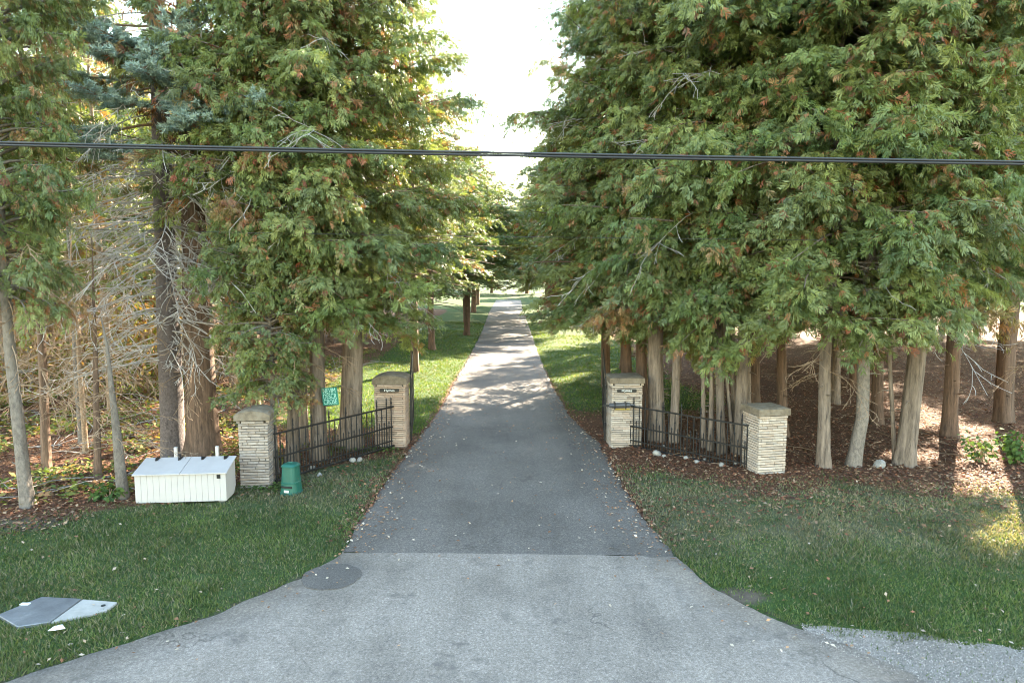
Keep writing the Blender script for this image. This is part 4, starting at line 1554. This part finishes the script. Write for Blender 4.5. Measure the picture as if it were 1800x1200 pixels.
# ------------------------------------------------------------------ utility pad at the grass corner
uc = [G(-4, 1089), G(74, 1056), G(207, 1065), G(150, 1089), G(88, 1102), G(31, 1111)]
pad = empty("utility_pad", (uc[0].x, uc[0].y, 0.0))
tag(pad, "concrete utility pad with a ribbed metal lid sunk in the grass", "utility cover")
o0 = uc[0]
loc_ = lambda p: (p.x - o0.x, p.y - o0.y)
seam_a, seam_b = G(146, 1060), G(90, 1101)
MB().prism([loc_(p) for p in (seam_b, G(158, 1088), G(190, 1079), G(207, 1065), seam_a)], -0.1, 0.066).build("concrete_slab", M['concrete'], pad, bevel=0.012)
lidm = MB().prism([loc_(p) for p in (G(-4, 1089), G(31, 1110), G(88.5, 1101.3), G(144, 1060), G(74, 1056.5))], -0.1, 0.073).build("metal_lid", M['lid'], pad, bevel=0.008)
pp = G(50, 1070)
MB().box(pp.x - o0.x - 0.10, pp.x - o0.x + 0.02, pp.y - o0.y - 0.03, pp.y - o0.y + 0.03, 0.074, 0.08).build("plate", M['white_mark'], lidm)
pk = G(182, 1072)
MB().lathe([(0.03, 0), (0.03, 0.006)], 10, (pk.x - o0.x, pk.y - o0.y, 0.067)).build("lifting_hole", M['dark_slot'], pad)

ps = G(102, 1116)
scr = MB()
scr.v = [(-0.09, -0.05, 0.03), (0.02, -0.07, 0.05), (0.10, 0.0, 0.035), (0.03, 0.05, 0.06), (-0.07, 0.04, 0.04), (0.0, 0.0, 0.055)]
scr.v += [(x, y, z - 0.004) for x, y, z in scr.v]
for i in range(5):
    j = (i + 1) % 5
    scr.f += [(i, j, 5), (6 + j, 6 + i, 11), (j, i, 6 + i, 6 + j)]
so = scr.build("paper_scrap", M['paper'])
so.location = (ps.x, ps.y, float(ground_z(ps.x, ps.y)) + 0.02)
tag(so, "crumpled white paper scrap in the grass by the utility pad", "litter")


# ------------------------------------------------------------------ white rocks at the fence feet
def rock_mesh(seed):
    rng = np.random.default_rng(seed)
    import bmesh
    bm = bmesh.new()
    bmesh.ops.create_icosphere(bm, subdivisions=2, radius=1.0)
    cuts = rng.normal(0, 1, (7, 3))
    cuts /= np.linalg.norm(cuts, axis=1, keepdims=True)
    for v in bm.verts:
        p = np.array(v.co)
        for c_ in cuts:
            dd = p @ c_
            if dd > 0.72:
                p = p - c_ * (dd - 0.72)
        p *= 1 + rng.uniform(-0.06, 0.06)
        v.co = p
    me = bpy.data.meshes.new("rock")
    bm.to_mesh(me)
    bm.free()
    me.materials.append(M['rock'])
    return me


ROCKS = [rock_mesh(s) for s in range(4)]
ROCK_SPOTS = [
    (1155, 803, 18, "largest white rock at the foot of the fence near the gate opener pillar"), (1167, 807, 10, "small white rock tucked against the largest one at the fence foot"),
    (1166, 790, 7, "small pale rock close under the bottom rail near the gate opener pillar"), (1206, 811, 11, "pale rock at the fence foot, next after the largest white one"),
    (1225, 818, 12, "flat whitish rock below the middle of the fence by the cedar clump"), (1238, 814, 8, "little grey rock beside the flat whitish one at the fence foot"),
    (1268, 826, 13, "angular pale rock farthest out in the grass in front of the fence"), (1293, 822, 11, "pale rock nearest the cream end pillar"),
    (1545, 826, 26, "low grey stone lying in the leaf litter between two cedar trunks"),
    (548, 827, 15, "white rock beside the green bin"), (562, 838, 12, "rounded pinkish white rock just in front of the one by the green bin"),
    (620, 813, 14, "white rock under the teal sign side fence, one of a touching pair"), (632, 812, 13, "grey half of the touching rock pair under the fence"),
]
for k, (u, v, w, lab) in enumerate(ROCK_SPOTS):
    p = G(u, v)
    s = w / F * p.y / 2
    o = bpy.data.objects.new("rock", ROCKS[k % 4])
    o.location = (p.x, p.y, float(ground_z(p.x, p.y)) + s * 0.35)
    o.scale = (s * 1.05, s * 0.9, s * 0.75)
    o.rotation_euler = (random.uniform(-0.3, 0.3), random.uniform(-0.3, 0.3), random.uniform(0, 6))
    link(o)
    tag(o, lab, "rock", "rocks along the fence and tree feet")

# ------------------------------------------------------------------ overhead cables
def span(name, y, vL, vR, r, sag, label, dz=0.0, dy=0.0):
    zL, zR = Z_at(vL, y), Z_at(vR, y)
    xL, xR = X_at(0, y, zL), X_at(1800, y, zR)
    sl = (zR - zL) / (xR - xL)
    pts = []
    for k in range(41):
        x = -40 + 80 * k / 40
        pts.append((x, y + dy, zL + sl * (x - xL) + sag * ((x / 40) ** 2) + dz))
    o = MB().tube(pts, r, 8).build(name, M['cable'], None, True)
    tag(o, label, "cable")
    return o


span("overhead_cable", 8.0, 252.0, 286.0, 0.013, 0.5, "upper black cable of the close pair crossing the whole view")
span("overhead_cable", 8.0, 256.5, 290.5, 0.015, 0.5, "lower black cable of the close pair crossing the whole view")
span("overhead_wire", 14.0, 404, 428, 0.004, 0.6, "thin grey wire sagging in front of the foliage below the black cables")

# ------------------------------------------------------------------ leafy shrubs beyond the thick cedar
def leafy_shrub(u, v, w_m, h_m, n, seed, label, cols):
    p = G(u, v)
    rng = np.random.default_rng(seed)
    e = empty("leafy_shrub", (p.x, p.y, float(ground_z(p.x, p.y))))
    tag(e, label, "shrub", "leafy shrubs at the lawn edge")
    sb = MB()
    P, D = [], []
    for k in range(9):
        az = rng.uniform(0, 6.28)
        top = Vector((math.cos(az) * w_m * rng.uniform(0.2, 0.9), math.sin(az) * w_m * 0.6 * rng.uniform(0.2, 0.9), h_m * rng.uniform(0.6, 1.0)))
        sb.tube([(0, 0, -0.03), top * 0.5 + Vector((0, 0, h_m * 0.12)), top], [0.012, 0.008, 0.004], 4, False)
        for j in range(n // 9):
            t = rng.uniform(0.3, 1.05)
            q = top * t + Vector(rng.normal(0, 0.09, 3))
            P.append(tuple(q))
            dd = Vector((q.x, q.y, 0)).normalized() * 0.8 + Vector(rng.normal(0, 0.5, 3)) + Vector((0, 0, -0.25))
            D.append(tuple(dd))
    sb.build("stems", M['brown_twig'], e)
    P, D = np.array(P), np.array(D)
    tv = np.array([(0, 0, 0), (0.32, 0.35, 0.05), (0.27, 0.7, 0.02), (0, 1, -0.12), (-0.27, 0.7, 0.02), (-0.32, 0.35, 0.05)])
    nn = rng.normal(0, 0.4, (len(P), 3)) + np.array([0, -0.3, 1.0])
    R_ = rot_frames(D, nn)
    s = rng.uniform(0.09, 0.16, len(P))
    V = (np.einsum('nij,vj->nvi', R_, tv) * s[:, None, None] + P[:, None, :]).reshape(-1, 3)
    q = np.concatenate([np.array([[0, 1, 2, 3], [0, 3, 4, 5]]) + 6 * k for k in range(len(P))])
    cc = np.array(cols)[rng.integers(0, len(cols), len(P))] * rng.uniform(0.8, 1.2, (len(P), 1))
    inst("leaves", np_mesh("leaves", V, q, np.repeat(cc, 6, axis=0), M['plant']), e)


leafy_shrub(1722, 818, 0.45, 0.62, 150, 1, "leafy green shrub catching a shaft of sun at the lawn edge", [(0.06, 0.11, 0.025), (0.08, 0.12, 0.03), (0.045, 0.085, 0.02)])
leafy_shrub(1790, 822, 0.55, 0.65, 230, 2, "dark broad-leaved shrub at the lawn edge, cut by the frame", [(0.04, 0.10, 0.025), (0.06, 0.13, 0.03)])
leafy_shrub(192, 886, 0.4, 0.28, 120, 3, "low leafy tuft at the foot of the grey trunk by the white bin", [(0.04, 0.09, 0.025), (0.07, 0.13, 0.03)])

# ------------------------------------------------------------------ ground cover that nobody could count
grng = np.random.default_rng(99)
NB = 560000
yy = np.exp(grng.uniform(math.log(6.6), math.log(60), NB))
xx = grng.uniform(-0.82, 0.82, NB) * yy
edv = edge_dist(xx, yy)
keep = (edv > 0.0 + 0.10 * vnoise(xx, yy, 0.4, 12)) & (grng.uniform(0, 1, NB) < lawn_mask(xx, yy) * (1 - 0.8 * np.exp(-(((xx - SOIL.x) / 0.5) ** 2 + ((yy - SOIL.y) / 0.3) ** 2))))
# bare scuffed strips
for (u, v, rx, ry) in ((465, 895, 0.55, 0.22), (350, 1020, 0.45, 0.12), (600, 905, 0.25, 0.15), (1330, 1060, 0.5, 0.2)):
    c_ = G(u, v)
    m_ = np.exp(-(((xx - c_.x) / rx) ** 2 + ((yy - c_.y) / ry) ** 2))
    keep &= grng.uniform(0, 1, NB) > 0.85 * m_
hb = (xx > bin_.location.x - bw / 2) & (xx < bin_.location.x + bw / 2) & (yy > bin_.location.y) & (yy < bin_.location.y + 0.6)
PADP = [tuple(G(*q))[:2] for q in ((-6, 1089), (31, 1111), (90, 1102), (158, 1089), (192, 1080), (208, 1065), (146, 1060), (74, 1056))]
padm = np.zeros(NB, dtype=bool)
for (ax, ay), (bx2, by2) in zip(PADP, PADP[1:] + PADP[:1]):
    cr = ((ay > yy) != (by2 > yy)) & (xx < (bx2 - ax) * (yy - ay) / (by2 - ay + 1e-12) + ax)
    padm ^= cr
keep &= ~hb & ~padm
GH = np.array([tuple(G(*q))[:2] for q in ((1410, 1104), (1480, 1120), (1620, 1137), (1800, 1152))] + [(14, 7.75)])
gravel_m = (xx > GH[0, 0]) & (yy < np.interp(xx, GH[:, 0], GH[:, 1]) + (vnoise(xx, yy, 0.3, 14) - 0.5) * 0.4)
keep &= ~(gravel_m & (grng.uniform(0, 1, NB) < 0.93))
xx, yy = xx[keep], yy[keep]
nb = len(xx)
zz = ground_z(xx, yy)
hgt = grng.uniform(0.022, 0.062, nb) * (0.6 + 0.9 * vnoise(xx, yy, 0.6, 15)) * np.where(yy > 18, 1.1, 1)
wid = 0.0045 + 0.00062 * yy
ang = grng.uniform(0, 2 * PI, nb)
lean_ = grng.normal(0, 0.55, (nb, 2)) * hgt[:, None]
sx_, sy_ = np.cos(ang) * wid, np.sin(ang) * wid
Vg = np.stack([np.stack([xx - sx_, yy - sy_, zz - 0.005], 1), np.stack([xx + sx_, yy + sy_, zz - 0.005], 1), np.stack([xx + lean_[:, 0], yy + lean_[:, 1], zz + hgt], 1)], 1).reshape(-1, 3)
dry = np.clip(dry_mask(xx, yy) * (0.1 + 1.7 * (vnoise(xx, yy, 1.4, 16) * 0.6 + vnoise(xx, yy, 0.35, 17) * 0.4)), 0, 1)
isdry = grng.uniform(0, 1, nb) < dry * 0.95 + 0.05
gcol = np.array([(0.055, 0.098, 0.026), (0.075, 0.122, 0.034), (0.042, 0.080, 0.024), (0.10, 0.138, 0.045)])[grng.integers(0, 4, nb)]
dcol = np.array([(0.16, 0.155, 0.09), (0.22, 0.20, 0.13), (0.12, 0.125, 0.07), (0.10, 0.12, 0.06)])[grng.integers(0, 4, nb)]
gcol = np.where((yy > 18)[:, None], gcol * np.array([1.05, 1.22, 0.75]), gcol)
gc = np.where(isdry[:, None], dcol, gcol) * grng.uniform(0.75, 1.25, (nb, 1)) * (0.62 + 0.5 * vnoise(xx, yy, 0.9, 18) + 0.3 * vnoise(xx, yy, 0.22, 19))[:, None]
go_ = inst("grass", np_mesh("grass", Vg, np.arange(len(Vg)).reshape(-1, 3), np.repeat(gc, 3, axis=0), M['grass']), None)
tag(go_, "short grass of the front lawns and the lawns along the drive", "grass", kind="stuff")


def scatter_leaves(name, x, y, size, cols, seed, label, lift=0.012, on=None, mat='litter'):
    rng = np.random.default_rng(seed)
    n = len(x)
    z = ground_z(x, y) if on is None else np.full(n, on)
    z = z + rng.uniform(0.004, lift, n)
    tv = np.array([(0, 0, 0), (0.3, 0.5, 0.10), (0, 1, 0.02), (-0.3, 0.5, 0.10)])
    a = rng.uniform(0, 2 * PI, n)
    D = np.stack([np.cos(a), np.sin(a), rng.normal(0.05, 0.22, n)], 1)
    Nn = np.stack([rng.normal(0, 0.35, n), rng.normal(0, 0.35, n), np.ones(n)], 1)
    R_ = rot_frames(D, Nn)
    s = size * rng.uniform(0.6, 1.4, n)
    V = (np.einsum('nij,vj->nvi', R_, tv) * s[:, None, None] + np.stack([x, y, z], 1)[:, None, :]).reshape(-1, 3)
    cc = np.array(cols)[rng.integers(0, len(cols), n)] * rng.uniform(0.7, 1.25, (n, 1))
    o = inst(name, np_mesh(name, V, np.arange(len(V)).reshape(-1, 4), np.repeat(cc, 4, axis=0), M[mat]), None)
    tag(o, label, "leaves", kind="stuff")
    return o


LIT = [(0.16, 0.07, 0.034), (0.22, 0.10, 0.045), (0.11, 0.05, 0.026), (0.27, 0.155, 0.08), (0.08, 0.04, 0.024), (0.34, 0.24, 0.145)]
n0 = 150000
y1 = np.exp(grng.uniform(math.log(11.0), math.log(42), n0))
x1 = grng.uniform(-0.82, 0.82, n0) * y1
e1 = edge_dist(x1, y1)
pl = np.clip((1 - lawn_mask(x1, y1)), 0, 1) * 0.75 + 0.85 * sstep(0.55, 0.0, e1) * sstep(10.5, 12.5, y1) * sstep(34, 24, y1) * (0.35 + 0.65 * vnoise(x1, y1, 0.8, 21))
pl = pl + 0.22 * (x1 > 0) * sstep(10.5, 13.5, y1) * (y1 < 18) + 0.12 * (x1 < 0) * sstep(12.5, 15, y1) * (y1 < 18)
k1 = (e1 > -0.05) & (grng.uniform(0, 1, n0) < pl)
scatter_leaves("fallen_leaves", x1[k1], y1[k1], 0.075, LIT, 5, "brown cedar litter and fallen leaves under the trees and along the drive edge", 0.03)
# scattered pale leaves on the lawns
n2 = 1700
y2 = np.exp(grng.uniform(math.log(7.5), math.log(24), n2))
x2 = grng.uniform(-0.8, 0.8, n2) * y2
k2 = (edge_dist(x2, y2) > 0.05) & (grng.uniform(0, 1, n2) < 0.15 + 1.2 * sstep(0.4, 0.75, vnoise(x2, y2, 1.2, 51)))
scatter_leaves("lawn_leaves", x2[k2], y2[k2], 0.062, [(0.34, 0.26, 0.17), (0.28, 0.15, 0.08), (0.40, 0.33, 0.25), (0.22, 0.12, 0.06)], 6, "scattered pale fallen leaves on the lawns", 0.075)
# leaves and debris blown on the asphalt
n3 = 7500
y3 = np.exp(grng.uniform(math.log(7.6), math.log(40), n3))
t3 = grng.beta(0.55, 0.55, n3)
x3 = xl(y3) + (xr(y3) - xl(y3)) * t3
pk3 = np.where((t3 < 0.13) | (t3 > 0.87), 0.7 * sstep(9.5, 12, y3) + 0.08, 0.10 * sstep(9.0, 13, y3) + 0.015)
k3 = (grng.uniform(0, 1, n3) < pk3) & (np.abs(x3) < 7)
scatter_leaves("drive_leaves", x3[k3], y3[k3], 0.058, [(0.26, 0.13, 0.07), (0.36, 0.21, 0.12), (0.5, 0.42, 0.33), (0.18, 0.09, 0.05)], 7, "fallen leaves blown onto the asphalt", 0.014, 0.03)


# undergrowth in the sunlit wood
def undergrowth(name, x, y, hmax, cols, seed, label, leafs=7, size=0.13):
    rng = np.random.default_rng(seed)
    n = len(x)
    rep = np.repeat(np.arange(n), leafs)
    m = len(rep)
    px = x[rep] + rng.normal(0, 0.10, m)
    py = y[rep] + rng.normal(0, 0.10, m)
    pz = ground_z(px, py) + rng.uniform(0.02, 1, m) * hmax * rng.uniform(0.4, 1, n)[rep]
    a = rng.uniform(0, 2 * PI, m)
    D = np.stack([np.cos(a), np.sin(a), rng.normal(0.1, 0.4, m)], 1)
    Nn = np.stack([rng.normal(0, 0.5, m), rng.normal(0, 0.5, m), np.ones(m)], 1)
    R_ = rot_frames(D, Nn)
    tv = np.array([(0, 0, 0), (0.28, 0.5, 0.06), (0, 1, -0.06), (-0.28, 0.5, 0.06)])
    s = size * rng.uniform(0.5, 1.4, m)
    V = (np.einsum('nij,vj->nvi', R_, tv) * s[:, None, None] + np.stack([px, py, pz], 1)[:, None, :]).reshape(-1, 3)
    cc = (np.array(cols)[rng.integers(0, len(cols), n)][rep]) * rng.uniform(0.75, 1.25, (m, 1))
    o = inst(name, np_mesh(name, V, np.arange(len(V)).reshape(-1, 4), np.repeat(cc, 4, axis=0), M['plant']), None)
    tag(o, label, "undergrowth", kind="stuff")


n4 = 9000
x4, y4 = grng.uniform(-22, -4.5, n4), grng.uniform(12, 40, n4)
k4 = (y4 > 17.6 + (x4 + 2.9) * 0.88 + 0.2) & (vnoise(x4, y4, 1.8, 31) > 0.36) & ~((x4 > -7.6) & (y4 < 14.8)) & ~((x4 > -7) & (y4 > 17) & (y4 < 20)) & (x4 < np.interp(y4, [17, 20, 40], [-4.5, -7.2, -7.8]))
undergrowth("undergrowth", x4[k4], y4[k4], 0.30, [(0.10, 0.15, 0.03), (0.15, 0.18, 0.04), (0.07, 0.12, 0.03), (0.20, 0.18, 0.05), (0.22, 0.14, 0.06)], 8, "low sunlit undergrowth on the woodland floor behind the white bin")
# tussocks by the fence and pillars
bx_ = np.concatenate([grng.uniform(OL[0] - 0.2, OL[0] + 0.9, 60), grng.uniform(IL[0] - 1.6, IL[0] + 0.3, 60)])
by_ = np.concatenate([OL[1] - 0.32 + grng.normal(0, 0.12, 60), IL[1] - 0.75 + grng.normal(0, 0.12, 60)])
undergrowth("fence_weeds", bx_, by_, 0.14, [(0.05, 0.10, 0.025), (0.08, 0.13, 0.03)], 9, "weeds growing at the feet of the pillars and fence on the bin side", 6, 0.08)

# dead sticks on the woodland floor
tb_ = MB()
for k in range(420):
    x = grng.uniform(-22, -7)
    y = grng.uniform(13.5, 34)
    if y < 18.2 + (x + 2.9) * 0.88:
        continue
    a = grng.uniform(0, 6.28)
    L = grng.uniform(0.4, 2.0)
    z0_ = float(ground_z(x, y)) + 0.03
    p0 = Vector((x, y, z0_))
    p2 = Vector((x + L * math.cos(a), y + L * math.sin(a), z0_ + grng.uniform(0.0, 0.35) * L * (grng.uniform() < 0.5)))
    p1 = p0.lerp(p2, 0.5) + Vector(grng.normal(0, 0.06, 3))
    tb_.tube([p0, p1, p2], [0.016, 0.012, 0.005], 4, False)
o = tb_.build("fallen_sticks", M['dead_wood'])
tag(o, "dead sticks and fallen branches on the woodland floor", "sticks", kind="stuff")
# twigs in the leaf litter behind the fence on the shaded side
tb_ = MB()
for k in range(260):
    x = grng.uniform(4, 16)
    y = grng.uniform(15.5, 30)
    a = grng.uniform(0, 6.28)
    L = grng.uniform(0.2, 0.9)
    z0_ = float(ground_z(x, y)) + 0.03
    tb_.tube([(x, y, z0_), (x + L * math.cos(a) * 0.5, y + L * math.sin(a) * 0.5, z0_ + 0.03), (x + L * math.cos(a), y + L * math.sin(a), z0_)], [0.009, 0.008, 0.004], 3, False)
o = tb_.build("fallen_twigs", M['brown_twig'])
tag(o, "fallen twigs in the leaf litter under the shaded cedars", "sticks", kind="stuff")

# gravel shoulder by the road
sg_x = np.linspace(GH[0, 0], 16, 120)
AY = np.array(sorted([(p[0], p[1]) for p in AR]))


def gravel_hi(x):
    return np.interp(x, GH[:, 0], GH[:, 1])


rows_ = []
for t_ in np.linspace(0, 1, 16):
    lo_ = np.interp(sg_x, AY[:, 0], AY[:, 1]) - 0.25
    hi_ = gravel_hi(sg_x) + 0.10 + (vnoise(sg_x, sg_x * 0, 0.35, 41) - 0.5) * 0.3
    yv = lo_ + (hi_ - lo_) * t_
    rows_.append(np.stack([sg_x, yv, np.maximum(ground_z(sg_x, yv), 0.0) + 0.012], 1))
Vs_ = np.concatenate(rows_)
id_ = np.arange(16 * 120).reshape(16, 120)
M['gravel_bed'], *_ = asphalt('gravel_bed', (0.18, 0.154, 0.132), (0.28, 0.24, 0.205), (0.46, 0.405, 0.355), 0.7)
sho = link(bpy.data.objects.new("road_shoulder", np_mesh("road_shoulder", Vs_, np.stack([id_[:-1, :-1].ravel(), id_[:-1, 1:].ravel(), id_[1:, 1:].ravel(), id_[1:, :-1].ravel()], 1), None, M['gravel_bed'])))
tag(sho, "gravelly road shoulder below the lawn", None, kind="structure")
n5 = 16000
x5 = GH[0, 0] + grng.uniform(0, 1, n5) * 5.5
ylo = np.interp(x5, AY[:, 0], AY[:, 1]) - 0.35
yhi = gravel_hi(x5) + 0.12
y5 = ylo + (yhi - ylo) * grng.beta(1.2, 1.1, n5)
k5 = grng.uniform(0, 1, n5) < np.where(edge_dist(x5, y5) < 0, 0.35, 1.0)
x5, y5 = x5[k5], y5[k5]
n5 = len(x5)
tet = np.array([(1, 0, -0.5), (-0.5, 0.87, -0.5), (-0.5, -0.87, -0.5), (0.25, 0.1, 0.75), (-0.35, -0.2, 0.6)])
tf = np.array([(0, 1, 3), (1, 4, 3), (1, 2, 4), (2, 0, 4), (0, 3, 4)])
s5 = 0.004 + 0.009 * grng.uniform(0, 1, n5) ** 2.5
a5 = grng.uniform(0, 6.28, n5)
ca_, sa_ = np.cos(a5), np.sin(a5)
jit = tet[None] * grng.uniform(0.7, 1.3, (n5, 5, 3))
X = (jit[..., 0] * ca_[:, None] - jit[..., 1] * sa_[:, None]) * s5[:, None] + x5[:, None]
Y = (jit[..., 0] * sa_[:, None] + jit[..., 1] * ca_[:, None]) * s5[:, None] + y5[:, None]
Zb = np.maximum(np.maximum(ground_z(x5, y5), 0.0) + 0.012, 0.012)
Zg = jit[..., 2] * s5[:, None] + Zb[:, None] + 0.004
Vv = np.stack([X, Y, Zg], 2).reshape(-1, 3)
gcol5 = np.repeat(np.array([(0.28, 0.24, 0.205), (0.21, 0.18, 0.155), (0.39, 0.34, 0.295), (0.145, 0.125, 0.11)])[grng.integers(0, 4, n5)], 5, axis=0)
M['gravel'] = leaf_mat('gravel_stones', 0.0, 0.9, vary=0.0)
og = inst("gravel", np_mesh("gravel", Vv, (tf[None] + 5 * np.arange(n5)[:, None, None]).reshape(-1, 3), gcol5, M['gravel']), None)
tag(og, "pale gravel washed along the road shoulder", "gravel", kind="stuff")
